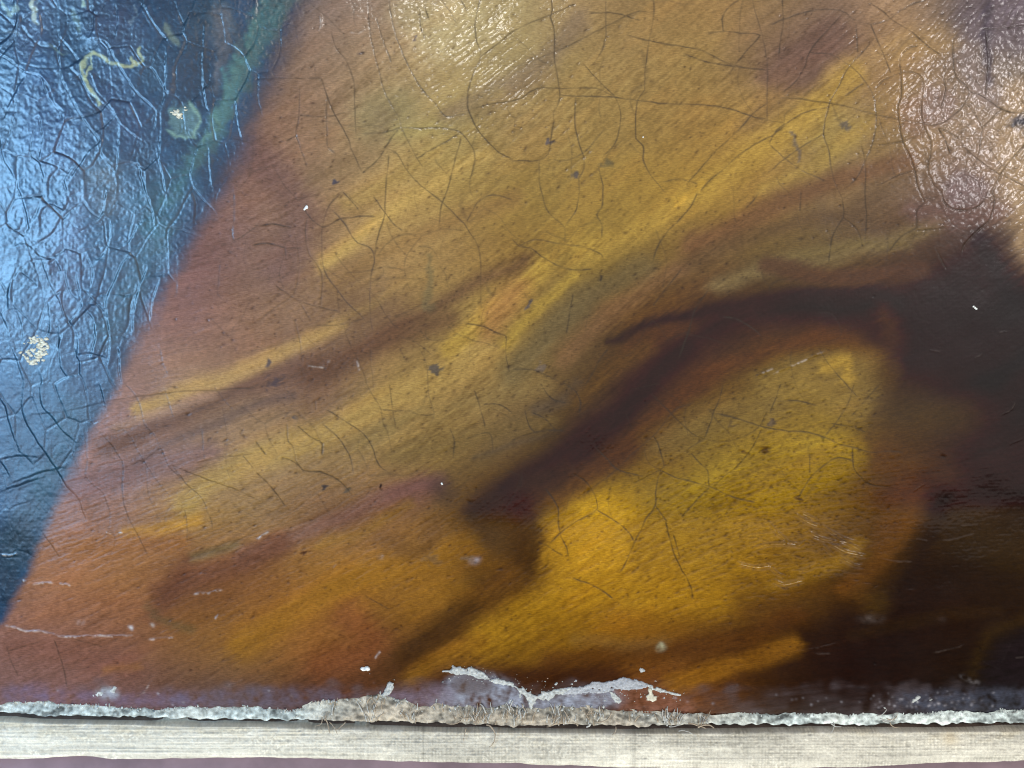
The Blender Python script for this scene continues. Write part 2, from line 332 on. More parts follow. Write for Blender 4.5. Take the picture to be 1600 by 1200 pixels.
# ------------------------------------------------------------------ colours of the blue cloth (its own layer)
EDGE = [(505,-160),(478,0),(462,40),(443,95),(418,155),(385,225),(350,300),(320,350),(285,408),(255,455),(222,520),(190,588),(160,645),(135,690),(112,740),(90,790),(68,840),(45,895),(22,940),(6,968),(-20,1000),(-60,1060),(-150,1140)]
CB = np.zeros((NH, NW, 3), np.float32) + np.array((44, 68, 98), np.float32)
C_keep = C; C = CB
def soft(x, y, r, c, op=.7): stroke([(x, y - r * .4), (x, y + r * .4)], r * .6, c, op, r * .8)
for a in [(60,30,50,(84,80,108)),(40,60,30,(78,76,104)),(190,40,40,(84,74,100)),(150,30,30,(76,70,96)),(215,70,30,(70,68,92)),(170,150,45,(66,70,104)),(210,200,40,(74,74,108)),
          (60,170,60,(70,84,128)),(100,220,50,(78,82,118)),(165,290,42,(124,108,108)),(120,330,36,(98,88,112)),(110,400,44,(96,86,118)),(180,330,34,(98,96,112)),(40,330,60,(56,84,118)),
          (95,460,34,(100,84,108)),(75,400,28,(88,84,112)),(20,420,60,(60,90,120)),(170,380,40,(34,76,104)),(230,330,36,(44,84,92)),(250,370,30,(52,92,98)),(200,430,36,(30,66,92)),
          (60,560,50,(54,84,110)),(40,700,60,(46,80,104)),(90,640,50,(50,82,106)),(60,760,50,(46,78,98)),(20,860,40,(34,50,54)),(40,830,30,(28,42,46)),(8,915,30,(30,46,62)),
          (300,60,40,(46,58,74)),(270,30,30,(50,64,88)),(330,20,40,(44,66,82)),(240,110,30,(38,56,74)),(300,140,50,(34,50,72)),(300,240,30,(36,50,66)),(350,300,30,(26,44,64)),
          (320,330,24,(30,46,70)),(430,160,26,(30,44,62)),(400,210,24,(34,44,56)),(455,60,18,(38,56,74)),(225,250,30,(50,56,74)),(250,300,30,(44,62,76))]: soft(*a)
stroke([(470,-60),(425,20),(400,70),(372,120),(345,180),(322,225),(290,270),(262,320)], 30, (92,120,114), .8, 9, 7)
stroke([(400,40),(370,110),(340,190)], 9, (118,146,130), .45, 10)
stroke([(338,190),(330,208),(318,222)], 3, (138,156,132), .6, 4)
stroke([(480,20),(440,120),(395,215),(345,300),(300,370),(250,455),(200,560)], 24, (26,46,74), .85, 14)
stroke([(200,560),(150,650),(110,740),(70,830)], 12, (34,60,80), .6, 14)
stroke([(285,280),(250,350),(215,430),(170,520)], 22, (44,84,92), .55, 20)
stroke([(120,640),(90,720),(60,790)], 18, (64,92,98), .45, 20)
stroke([(345,20),(350,60),(345,110),(330,135)], 16, (140,112,112), .75, 8, 6)
stroke([(357,30),(370,55),(372,80)], 6, (116,100,100), .5, 6)
stroke([(318,10),(316,70),(318,130)], 4, (30,48,66), .6, 5)
def ochre(pts, wd=3, c=(176,158,120), op=.9, w2=None): stroke(pts, wd, tuple(min(255, v * 1.3) for v in c), op, wd * .6, w2)
ochre([(155,163),(148,150),(135,132),(128,112),(135,92),(147,82),(160,90),(175,98),(190,102),(205,102),(216,92),(219,78)], 3.4)
ochre([(135,125),(145,90),(150,84)], 2.2, (184,164,120))
ochre([(190,104),(208,102),(217,90)], 2.8, (176,150,104), .8)
ochre([(5,8),(14,22),(24,10)], 3.5, (176,172,156), .7); ochre([(52,0),(55,18),(54,30)], 4.5, (186,166,140), .75)
ochre([(110,10),(118,30),(124,46)], 4, (128,128,116), .7); ochre([(128,-4),(134,14)], 3.5, (196,190,160), .8)
ochre([(260,42),(268,58),(278,68)], 5, (120,112,96), .75); ochre([(210,8),(213,22),(206,38)], 2.5, (122,118,124), .6)
ochre([(80,70),(92,82),(100,78)], 1.8, (140,140,120), .6); ochre([(5,50),(25,48)], 3, (140,130,134), .5)
ochre([(20,85),(60,98)], 2, (80,84,110), .4)
stroke([(140,280),(165,278),(180,300),(165,330)], 8, (132,118,118), .5, 12)
# the painted pearl
area([(262,175),(275,162),(293,160),(308,172),(311,190),(304,208),(288,217),(272,210),(262,195)], (136,150,142), 2.5, .85)
for (pts, wd, c, op, f) in [([(283,184),(284,192)], 8, (104,120,122), .6, 6), ([(266,206),(280,219),(300,214),(310,198),(308,175),(297,163)], 3.2, (172,184,160), .9, 3.0),
                            ([(263,170),(272,162),(290,160)], 2, (98,112,116), .5, 3)]: stroke(pts, wd, c, op, f)
C = sample(C, gx + N3 * 1.6 + N6 * 2.0, gy + N3 * 1.2 + N6 * 2.5)
AB = np.clip(srgb2lin(np.clip(C, 0, 255)) * np.array([.42, .60, .60], np.float32) - 0.005, 0.003, 0.8)
AB *= np.clip(tone(0.12 * N3 + 0.08 * N6 + 0.1 * N20, (1.1, 1.0, 0.9)), 0.5, 1.6)
C = C_keep
PB = [(x, y) for x, y in EDGE] + [(-400, 1140), (-400, -300), (505, -300)]
ex = np.interp(gy[:, 0], [p[1] for p in EDGE], [p[0] for p in EDGE]).astype(np.float32)[:, None]
fe = np.interp(gy[:, 0], [0, 200, 400, 700, 1100], [38, 32, 24, 13, 12])[:, None]
BLUE = ss(0.5 + (ex - gx + N6 * 1.5 + D_FINE * 1.2 + N20 * 1.5) / (2 * fe)).astype(np.float32)
ALB = (AR * (1 - BLUE[..., None]) + AB * BLUE[..., None]).astype(np.float32)

# ------------------------------------------------------------------ craquelure
CR = """575,0 577,40 583,75 592,110 600,140 612,165 624,185 627,200 640,225 650,245 660,260
606,-20 612,30 622,65 635,95 648,122 662,143 680,162 697,182 715,180 733,177
588,28 597,60 605,80 611,97
756,-20 745,20 742,40 745,65 752,88 742,110 733,135 730,155 733,175 745,200 763,222 780,238 800,248
518,50 524,73 538,90 547,110 553,130 554,160 555,185 556,210
502,122 511,150 525,182 542,212 552,240 566,270
511,150 510,180 511,215 513,230 524,240
400,123 460,122 502,122
468,180 510,182 540,175
468,135 467,180 463,212 475,245 480,262
463,212 448,220
555,210 600,207 625,200 660,200 690,200 718,206 735,225 742,250 733,290 740,310
600,232 620,240 633,262 650,283 668,298 690,315 710,335 725,350 735,365 747,385 751,410 751,440 752,480
600,232 612,215 622,203
567,270 590,250 600,235
608,240 606,262 603,290 602,310 600,340 590,370 585,400
650,248 690,225 718,208
650,10 655,15 657,40 664,60
690,0 705,20 712,35
720,0 730,17
663,10 671,32
734,170 770,162 810,155 840,138 880,138 930,138 960,150
752,88 775,70 800,50 830,35 862,22 900,5
720,215 710,255 702,285 698,300 690,320 686,350
860,-20 863,15 860,27 866,45 866,80 868,105 872,125 875,150 872,165 865,175 865,190 860,220 857,240 840,250 800,252
946,-20 947,40 945,65 935,90 920,105
1020,-20 1022,20 1015,60 1012,85 1008,110 1007,140 1000,150 994,170 994,215 1005,228 1005,248 1015,270 1030,290 1038,300
912,100 925,115 945,135 960,150 970,175 968,200 960,225 943,243
875,148 900,150 960,152 1000,157 1050,162 1110,165 1150,173 1180,183 1200,187
900,152 898,175 900,200 905,225 912,245 913,262 905,280 905,300 900,328 885,350
866,250 885,250 910,240 930,220 945,200
843,248 842,275 846,300 855,328 868,343 882,355 882,380
980,55 1020,65 1060,72 1100,80 1140,100 1180,108 1200,110
1172,-20 1180,20 1188,45 1195,75 1199,110 1199,160 1199,190
1130,50 1128,30 1140,10 1155,0
1100,52 1130,50 1160,52 1187,55 1170,75 1150,100 1140,115
1200,160 1180,175 1155,202 1120,235 1100,257 1075,285
1230,195 1200,215 1180,225 1162,237 1148,248 1130,265 1105,285 1095,298
1035,285 1060,280 1090,287
935,260 942,290 942,300 940,325 933,335 940,350 940,372
800,105 830,95 880,75 920,55 990,20 1020,20
1070,85 1100,95 1150,105
920,20 960,20 1000,32
1220,-20 1224,30 1220,60 1217,85
1200,40 1240,25 1280,15 1315,17 1330,28 1345,35 1365,37 1390,30 1405,18 1430,5 1460,-5
1320,18 1290,50 1265,82 1255,110 1240,130 1220,148
1265,82 1300,85 1312,92
1360,5 1380,18 1392,30 1408,40 1425,50 1445,68 1470,87
1360,37 1372,65 1382,90 1392,115
1338,37 1339,60 1340,82
1365,60 1350,80 1328,102 1310,135 1297,160 1290,185 1287,210 1294,230 1298,255 1303,280 1310,297
1310,297 1320,295 1340,275 1355,245 1363,225 1369,195 1368,170 1362,145 1350,125 1335,108 1312,92
1220,152 1270,157 1320,166 1365,178 1405,187 1440,193 1465,195 1490,180 1508,160 1514,145 1510,135 1493,120 1490,100 1488,75 1490,60 1497,54
1514,143 1535,150 1560,167 1580,175 1610,177
1368,138 1380,125 1400,117 1420,113 1437,117 1442,130 1440,155 1440,175 1442,195 1452,215 1455,235 1450,255 1450,270
1408,115 1407,90 1420,75 1433,72
1408,115 1408,150 1403,165 1404,185 1408,210 1412,225 1425,250 1430,270 1432,285 1440,305 1445,315 1432,330 1432,355 1415,365 1400,378 1390,392
1466,200 1490,210 1503,225 1520,243 1545,262 1565,275
1202,225 1212,205 1228,193 1252,178 1270,172 1292,168
1287,208 1260,225 1230,245 1200,270
1202,225 1230,250 1260,270 1290,282
1355,225 1385,225 1420,217 1450,205
1345,225 1352,255 1352,300 1354,340 1352,380
1508,160 1525,180 1535,200 1532,220 1528,245 1515,270 1508,290
1610,215 1580,250 1565,270 1550,300 1554,310 1552,325 1545,345 1530,358 1515,372 1505,385 1503,395
1535,200 1555,180 1568,165
1535,45 1560,45 1610,38
1540,50 1543,80 1543,120 1540,150
1466,200 1475,215 1485,240
1450,270 1460,290 1470,300 1475,315 1490,327 1510,328 1530,322 1540,310 1543,300
1473,120 1478,140 1470,170
1570,275 1600,290
1370,290 1400,275 1430,265
515,325 535,345 550,370 560,380 580,388 585,410 580,425 578,450 578,480 580,505 582,515
536,300 550,315 560,327
584,308 600,330 615,350 628,360
525,398 537,415 555,435 575,452 590,470 602,490 613,505 625,515
535,300 515,320 507,340 504,355 503,380 503,405 510,430 525,450 540,470 555,485 570,500
475,325 485,340 505,355 530,343 560,338 585,338
480,340 478,350 478,380 485,400 498,417 503,435 502,460 500,480
430,445 455,463 475,473 500,480 530,487
395,383 420,380 445,387 470,387
398,353 425,350 455,355
460,365 467,400 466,430 458,460 430,480 405,500
445,385 447,405
526,450 530,485 537,510 545,535 558,560 567,580 573,600 585,622 596,640 598,660 605,675 610,695 613,710
460,500 468,530 472,565
590,400 600,385 620,370 640,365 660,368 690,358 725,360
660,367 645,385 635,400 632,420 637,445 641,453
635,400 615,375 603,345
540,426 570,424 605,417 630,422
652,385 675,388 685,405
688,417 697,430 700,450
655,515 670,530 690,531 710,525 716,520
695,505 712,520 740,532 765,538 780,545
655,545 665,565 668,590 670,620 678,645 672,665 660,690
625,545 632,560
725,505 755,510 775,520 790,525 790,550 795,580
738,330 730,345 745,318 765,305 785,307 800,312
490,508 530,507 560,500 570,497
470,475 485,500
615,495 640,485 660,475
622,525 650,535 675,555
800,373 812,385 830,375 850,376 880,382 910,385 940,398 943,405
812,385 830,388 845,400 865,412 885,420 905,422 925,420
800,577 830,577 850,585 875,597
1090,300 1080,322 1060,345 1045,360 1030,380 1020,408
1185,302 1175,315 1165,325
1130,495 1150,498 1175,512 1190,525
1107,452 1095,470 1085,485 1075,520 1060,560
950,545 935,565 925,585 915,600
895,460 890,490 885,520
1065,420 1045,445 1020,478
1310,297 1317,310 1318,340 1305,360 1298,385 1295,410
1318,340 1335,352 1345,370 1348,385
1252,300 1250,330
1430,360 1460,358 1480,355
1463,390 1470,405 1478,420
1320,150 1350,130
510,640 530,652 550,665 570,680 580,695 587,715 595,730 606,737
505,663 525,680 540,700 549,720 552,740
465,665 485,682 503,693 503,710
448,660 450,690 458,697 463,720 475,735 500,737 520,745 537,757 550,775
400,738 420,757 435,775 445,790
400,690 415,710
596,640 620,642 640,642 655,648 678,648
741,610 748,630 755,655 758,667
755,632 780,632 800,645
703,670 710,690 708,715
730,685 750,678 765,677 770,690 770,705
492,625 493,640
440,715 460,722 474,735
608,600 614,640 618,670
845,600 855,615 865,625 885,630
880,598 900,612 907,630 905,645
820,640 825,660 835,675 855,672 880,673
832,645 850,653 862,665 868,672
800,688 820,680 835,676
1018,615 1035,632 1050,647 1068,665 1085,680 1100,686 1130,690 1160,683 1185,668 1195,650 1200,640
1085,628 1060,637 1045,650 1035,665 1022,680 1005,695 985,712 965,732 940,752 925,762
1020,680 1028,692 1033,710 1037,728 1033,733
1100,686 1075,702 1050,720 1033,733 1010,745 990,755
1130,600 1122,630 1115,645 1108,665 1100,685
1116,645 1145,652 1170,660 1200,669 1240,674 1270,677 1290,684 1310,693 1335,700 1360,707 1385,705 1410,707
1033,733 1028,750 1024,770 1024,790 1010,810 1000,830 990,850 980,875 968,895
1033,735 1055,745 1080,752 1108,760 1130,770 1150,778 1180,785
1080,708 1090,720 1105,735 1107,750 1108,760
1108,762 1090,780 1075,797 1065,807
1190,670 1175,700 1155,725 1130,745 1115,760
1024,790 1035,805 1042,815
1040,815 1045,835 1050,855 1055,870 1062,885 1072,900
1052,835 1058,855 1062,870
895,740 910,748 923,762 930,775 933,795 920,805 900,815 875,833 858,850
933,797 950,807 970,820 985,835 990,845
852,763 863,778 872,793 872,815 877,838 885,855 888,870
840,846 858,855 880,868
930,698 950,718 965,733 1005,745
1220,600 1213,620 1203,645
1335,600 1325,630 1310,655 1290,680
1332,700 1334,730 1345,745 1360,757 1390,760
1333,720 1310,715 1290,725 1270,742 1258,760 1248,778
1265,705 1265,740
1215,628 1240,625 1275,633
1300,662 1330,667 1352,675
895,903 920,912 945,925 957,935
1072,900 1080,920 1082,935
570,930 595,945 608,952
1375,600 1330,650
1280,545 1300,575 1340,620"""
CB_ = """89,-10 90,30 92,55 105,72 122,95 125,120 140,145 165,165 180,182
92,50 91,90 97,125 108,145 120,170 140,200 155,220 158,245
-20,78 0,85 20,98 40,112 62,120 78,140 85,160 100,175
40,112 28,135 15,160 3,190
40,112 52,80 65,50 62,20
145,60 165,65 175,85 190,110 210,140 230,160 243,175 238,205
120,120 140,115 150,140 170,165 178,175 185,190 205,208 220,218
178,182 160,200 147,207
143,0 145,45 138,60
220,5 235,30 250,50 262,65
258,75 257,120 255,150 250,175 250,200 248,240
318,40 315,100 318,150 326,175
367,160 370,190 376,215
-5,200 0,225 5,250 15,265 25,285 32,305 38,325 45,360
64,120 75,155 92,172 97,190
155,222 140,235 125,255 112,275
112,262 100,280 105,300
75,300 78,275 90,262 60,250
155,240 165,255 180,270
185,190 184,235 180,270
215,255 222,285 227,300 235,320 240,345
325,230 327,270 332,295
20,0 25,30 15,55 -5,70
180,0 183,40 176,62
245,240 252,270 258,300
60,180 66,215 60,250
15,360 30,358 35,340
63,355 65,330 78,320 100,330
62,398 68,420 80,450 92,470
60,378 75,370 90,350 108,310
100,410 103,440 115,465 127,475 115,495 105,505
80,430 78,410 85,405 95,425
118,425 123,455 128,475
92,470 100,495 115,510 120,530 120,555
160,335 170,345 171,370 165,390 150,408
207,400 195,405 185,420 175,445 165,470 167,500 170,520 171,540 168,570
225,345 215,350 203,375 190,385
135,455 150,475 163,487
230,415 220,440 213,460 208,490 206,520
248,440 240,460 236,480 234,500
303,350 305,320 300,300
278,405 277,430 275,460
345,405 342,430 340,460 350,470
-10,475 0,490 10,510 15,535 20,550 30,575 36,600 33,630 38,655 52,680 65,700 75,715 85,730 95,745 103,760 120,775 128,795 135,815
20,475 27,490 33,510 35,535
74,475 77,500 75,520 68,530
90,510 92,550 95,575 105,590
185,545 187,580 190,600
60,580 65,595 62,605 65,635 80,650 95,670 110,685 122,695
250,545 255,570 262,585
20,475 18,455 22,430 28,415
30,425 45,435 58,448
365,300 366,340 365,375 400,355
130,480 145,500 148,530 140,560
120,555 140,552 168,560
-10,610 0,623 8,635 12,655 20,680 28,700
131,560 133,600 134,640 135,680 136,720 134,745 145,758 160,770 168,790 172,810 168,830 160,845 152,855
155,600 162,625 165,638
195,600 210,615 218,630 222,650 225,663 240,678 248,695 255,710 263,728 285,750
147,668 165,685 180,705 190,720 193,735 190,755 192,780 200,808 212,830 225,855 232,870
170,662 190,670 205,685 215,705 225,722 240,745 265,775
265,725 300,740 335,753 370,765 400,780
270,728 290,755 315,778 325,800 332,825
258,610 265,635 270,650
335,605 350,625 365,640
315,670 317,700 320,720
195,730 225,718 250,700
0,718 25,713 60,715
50,648 90,645 125,638 180,625 270,613 330,610 400,605
20,755 60,740 100,730
-5,715 10,735 15,745
380,712 395,730
65,830 80,850 92,868
288,795 292,820 292,845
300,723 350,715 400,708
10,765 40,755 60,748
80,405 60,398 40,380 20,385
165,300 160,330 150,345
110,345 125,360 140,350
135,400 145,425 140,450
85,1000 95,1030 103,1060 104,1072
10,1010 20,1040 28,1055
10,1018 45,1008 60,1003
120,1000 160,1010"""
def lines(s): return [[tuple(float(v) for v in p.split(',')) for p in l.split()] for l in s.strip().split('\n')]
HT = np.zeros((NH, NW), np.float32)        # relief in layout units
DIRT = np.zeros((NH, NW), np.float32)      # dirt packed in cracks
def jit(pts, a=1.1):
    L = spline(pts, 9.0); n = len(L)
    L[1:-1] += rng.normal(0, a, (n - 2, 2)) if n > 2 else 0
    return L
GLS = np.zeros((NH, NW), np.float32)
for kind, text in ((0, CR), (1, CB_)):
    for pts in lines(text):
        P = jit(pts, 0.35)
        sl, D, T, SD = dist_line(P, 18 if kind == 0 else 40, 5)
        m = rng.uniform(0.6, 1.0) * (.55 if 400 < pts[0][0] < 700 and 330 < pts[0][1] < 600 else 1); ph = rng.uniform(0, 6, 3)
        al = np.clip(0.85 + 0.25 * np.sin(T * 7 + ph[0]) + 0.2 * np.sin(T * 27 + ph[1]), 0.15, 1) * ss(T * 12 + .4) * ss((1 - T) * 12 + .4) * m
        step = rng.choice([-1, 1]) * (0.22 if kind == 0 else 0.5)
        wv_ = np.clip(1.0 + .2 * N6[sl], .7, 1.4)
        if kind == 0:
            DIRT[sl] = np.maximum(DIRT[sl], np.exp(-(D / wv_) ** 2) * np.clip(al * 1.1, 0, .9))
            HT[sl] += (-0.16 * np.exp(-(D / 1.2) ** 2) * al + 0.05 * np.exp(-(D / 6.0) ** 2) * m) * (1 + 3 * (P[:, 0].mean() < 520) + 3 * (P[:, 0].mean() > 1380)) + step * SD * np.exp(-(D / 5.0) ** 2) * al * 0.3 * (1 + 2 * (P[:, 0].mean() > 1380))
        else:
            b = sample(BLUE, np.float32(P[:, 0].mean()), np.float32(P[:, 1].mean()))
            DIRT[sl] = np.maximum(DIRT[sl], np.exp(-(D / 1.0) ** 2) * al * (0.75 if b < 0.5 else 0.55))
            HT[sl] += (-0.40 * np.exp(-(D / 1.4) ** 2) * al + 0.20 * np.exp(-(D / 5.0) ** 2) * m + 0.32 * SD * np.exp(-(D / 12.0) ** 2) * (1 - np.exp(-(D / 1.5) ** 2) * .3) * al) * (1 if b > .5 else .35)
# the finer net: small angular flakes, each a little tilted and cupped
def net(cx, cy, warp, seed):
    r = np.random.default_rng(seed); nx, ny = int(NW / cx) + 4, int(NH / cy) + 4
    sx = (np.arange(nx)[None] - 1 + .5 * (np.arange(ny) % 2)[:, None] + r.uniform(-.42, .42, (ny, nx))) * cx; sy = (np.arange(ny)[:, None] - 1 + r.uniform(-.42, .42, (ny, nx))) * cy
    tilt = r.normal(0, 1, (ny, nx, 2)); hh = r.normal(0, 1, (ny, nx)); wt = r.uniform(0, 1, (ny, nx))
    x = (gx - X0) + warp * N20 ; y = (gy - Y0) + warp * np.roll(N20, 300, 1)
    ci = np.clip((x / cx).astype(int) + 1, 1, nx - 2); cj = np.clip((y / cy).astype(int) + 1, 1, ny - 2)
    f1 = np.full(gx.shape, 1e9, np.float32); f2 = f1.copy(); idn = np.zeros(gx.shape, int); id2 = idn.copy()
    for dj in (-1, 0, 1):
        for di in (-1, 0, 1):
            jj, ii = np.clip(cj + dj, 0, ny - 1), np.clip(ci + di, 0, nx - 1); d = np.hypot((x - sx[jj, ii]) / cx, (y - sy[jj, ii]) / cy); k = jj * nx + ii
            c1 = d < f1; c2 = (d < f2) & ~c1
            f2 = np.where(c1, f1, np.where(c2, d, f2)); id2 = np.where(c1, idn, np.where(c2, k, id2)); f1 = np.where(c1, d, f1); idn = np.where(c1, k, idn)
    e = (f2 - f1) * .5 * math.sqrt(cx * cy)
    jj, ii = idn // nx, idn % nx; dx, dy = x - sx[jj, ii], y - sy[jj, ii]
    ew = ((idn * 7919 + id2 * 7919) % 997) / 997.0
    return e.astype(np.float32), (tilt[jj, ii, 0] * dx + tilt[jj, ii, 1] * dy * .6).astype(np.float32), hh[jj, ii].astype(np.float32), ew.astype(np.float32)
corner = np.clip(1.2 * np.exp(-((gx - 1540) / 110) ** 2 - ((gy - 200) / 150) ** 2), 0, 1)
e, tl, hh, ew = net(46, 70, 4, 3)
BW = BLUE * (1 - .5 * ss((gy - 560) / 200)); al = np.clip(.35 + ew * .8 + N20 * .15, 0, 1)
DIRT = np.maximum(DIRT, np.exp(-(e / .9) ** 2) * al * BW * .7)
HT += (-.35 * np.exp(-(e / 1.3) ** 2) * al + .12 * np.exp(-(e / 4.0) ** 2) * al + .006 * tl + .10 * hh * (1 - np.exp(-(e / 2.0) ** 2))) * BW
e, tl, hh, ew = net(46, 52, 5, 8)
al = np.clip(ew * 1.1 - .2, 0, 1)
DIRT = np.maximum(DIRT, np.exp(-(e / .85) ** 2) * al * corner * .6)
HT += (-.3 * np.exp(-(e / 1.3) ** 2) * al + .16 * np.exp(-(e / 4.0) ** 2) * al + .006 * tl) * corner
e, tl, hh, ew = net(74, 92, 7, 21)
al = np.clip(ew * 1.4 - .85 + N20 * .2, 0, .35) * (1 - BLUE) * (1 - ss((gy - 760) / 120)) * (1 - .8 * ss((gx - 1250) / 100) * ss((gy - 380) / 60))
DIRT = np.maximum(DIRT, np.exp(-(e / .9) ** 2) * al)
HT += -.2 * np.exp(-(e / 1.3) ** 2) * al
# faint secondary cracks branching between the drawn ones
for k in range(25):
    x, y = rng.uniform(-40, 1640), rng.uniform(-40, 1000)
    if x > 1300 and y > 420: continue
    a = rng.uniform(0, math.pi); cur = rng.normal(0, 0.25); P = [(x, y)]
    for i in range(rng.integers(3, 9)):
        a += cur + rng.normal(0, .15); P.append((P[-1][0] + 12 * math.cos(a), P[-1][1] + 12 * math.sin(a)))
    sl, D, T, SD = dist_line(jit(P, .8), 10, 5); al = rng.uniform(.12, .38) * ss(T * 5) * ss((1 - T) * 5)
    DIRT[sl] = np.maximum(DIRT[sl], np.exp(-(D / .85) ** 2) * al); HT[sl] -= 0.3 * np.exp(-(D / 1.2) ** 2) * al

# pits, specks of dirt along the brush marks
SP = np.zeros((NH, NW), np.float32)
def speck(x, y, a, b, ang, op):
    R = a * 2.4 + 1; sl = win(x - R, y - R, x + R, y + R)
    dx, dy = gx[sl] - x, gy[sl] - y; c, s = math.cos(ang), -math.sin(ang)
    q = ((dx * c + dy * s) / a) ** 2 + ((-dx * s + dy * c) / b) ** 2
    SP[sl] = np.maximum(SP[sl], np.exp(-q) * op)
for k in range(5200):
    x, y = rng.uniform(-60, 1660), rng.uniform(-60, 1060)
    if k % 4 == 0: x, y = rng.normal(1230, 130), rng.normal(770, 110)
    if k % 9 == 1: x, y = rng.normal(700, 260), rng.normal(400, 160)
    j, i = int(np.clip(y - Y0, 0, NH - 1)), int(np.clip(x - X0, 0, NW - 1))
    if BLUE[j, i] > .4 or lum[j, i, 0] < 0.045: continue
    if x < 330 and rng.random() < .6: continue
    b = rng.uniform(.85, 1.5) * (1.5 if rng.random() < .08 else 1)
    speck(x, y, b * rng.uniform(1, 2.8), b, math.radians(ANG[j, i] + rng.normal(0, 12)), rng.uniform(.3, 1.0))
for (x, y, r) in [(637,258,2.2),(242*4-330,283,1.6),(1243,214,2.6),(1335,279,2.8),(866,221,3),(596,765,2.4),(984,743,2.2),(998,747,1.6),(1159,253,1.6),(1118,227,1.6),(1293,360,2),(1271,371,2.4),
                  (744,764,2),(734,785,3),(873,815,2),(966,725,2),(1008,628,2),(1084,799,2),(1134,836,2.4),(1196,781,2.4),(1328,773,2.6),(1388,794,2.6),(1216,758,2.2),(274,499,2),(324,500,2.4),(348,520,2.6),(363,531,2.6),
                  (325,687,2.4),(381,682,3),(790,981,3),(1082,931,2.6),(1025,932,2.6),(1367,1036,2.4),(1532,1014,2),(1474,714,3),(1478,778,3),(1365,463,2),(566,82,2.6),(600,62,1.4)]:
    speck(x, y, r * 1.2, r * .8, rng.uniform(0, 3), .85)
for k in range(60):     # abraded marks in the lower gold
    x, y = rng.normal(1180, 90), rng.normal(890, 25); speck(x, y, rng.uniform(3, 8), rng.uniform(.7, 1.4), math.radians(rng.normal(12, 15)), rng.uniform(.3, .6))
DK = np.array([0.026, 0.020, 0.013], np.float32) * (1 - BLUE[..., None]) + np.array([0.006, 0.012, 0.022], np.float32) * BLUE[..., None]
d = np.clip(DIRT * 0.92, 0, 1)[..., None]; ALB = ALB * (1 - d) + DK * d
d = SP[..., None] * 0.9; ALB = ALB * (1 - d) + ALB * np.array([.20, .15, .15], np.float32) * d
HT -= SP * 0.35

# raised drawn-out scratches and ridges of thick paint
def ridge(pts, h, wd, pale=0.0, col=(0.5, 0.46, 0.38)):
    sl, D, T, SD = dist_line(jit(pts, .5), 10, 5); e = ss(T * 6) * ss((1 - T) * 6)
    br = np.clip(.45 + .55 * N6[sl] + .4 * N3[sl], 0, 1)
    HT[sl] += h * np.exp(-(D / wd) ** 2) * e
    if pale:
        m = (np.exp(-(D / wd) ** 2) * e * pale * br * np.clip(.7 + N2[sl] * .5, 0, 1))[..., None]; ALB[sl] = ALB[sl] * (1 - m) + np.array(col, np.float32) * m
for p in [[(1282,818),(1310,836),(1345,850)],[(1295,836),(1330,850),(1350,862)],[(1288,845),(1325,862),(1356,868)],[(1285,850),(1300,865)],[(1310,868),(1335,882),(1350,884)],
          [(1205,822),(1222,838),(1235,850)],[(1240,800),(1262,815),(1283,822)],[(1200,815),(1215,830)],[(1228,845),(1250,852),(1262,842)],[(1252,800),(1275,812)],[(1198,880),(1215,895),(1226,900)],
          [(1205,905),(1225,912),(1260,905)],[(1245,893),(1265,887),(1275,880)],[(1150,878),(1180,885),(1215,882)],[(1170,860),(1200,850),(1250,848)],[(1262,828),(1290,842),(1330,846)]]:
    ridge(p, 0.95, 1.5); ridge([(a, b + 3.2) for a, b in p], -0.6, 1.4)
for p in [[(1425,770),(1436,762),(1446,756)],[(1370,872),(1395,877),(1430,880)],[(1470,845),(1500,842),(1525,834)],[(1430,843),(1450,846)],[(1500,822),(1530,820)],
          [(1575,695),(1600,685)],[(1560,650),(1580,640),(1588,625)],[(1450,547),(1470,550)],[(1522,560),(1536,553)],[(1560,520),(1575,518)],[(1240,1018),(1280,1012),(1310,1005)],[(1270,1022),(1300,1021)],
          [(1455,1020),(1490,1014),(1512,1007)],[(1530,1030),(1550,1042),(1565,1048)],[(1562,1042),(1572,1022),(1582,1000)],[(1585,1028),(1604,1027)]]: ridge(p, 0.3, .8, .12, (.30, .25, .21))
for p in [[(-10,972),(10,978),(40,986),(70,988),(100,995),(135,995),(170,993),(205,993),(221,983)],[(230,1000),(260,998),(275,996)]]: ridge(p, 0.6, 1.4, .6, (.62, .55, .5))
for p in [[(35,907),(42,910)],[(50,914),(65,911),(85,911)],[(92,912),(112,915)],[(165,832),(175,834)],[(185,834),(192,832)],[(400,845),(412,835),(425,828)],[(520,890),(527,882)],[(596,868),(601,870)],[(208,1088),(225,1082),(236,1065),(241,1071)],[(0,866),(15,868),(28,865)],
          [(585,1030),(595,1017)],[(1200,590),(1225,577),(1250,566),(1292,547)],[(1180,588),(1210,575)],[(480,572),(510,575)],[(558,562),(562,580)],[(335,968),(343,960)],[(300,930),(350,922)],[(545,50),(560,52),(570,46)],[(500,20),(501,40),(497,50)]]:
    ridge(p, 0.6, 1.3, .5, (.60, .56, .50))
for p in [[(350,1073),(360,1072),(380,1063),(382,1070)],[(505,565),(510,575),(515,560)]]: ridge(p, .4, 2, .4, (.5, .42, .36))

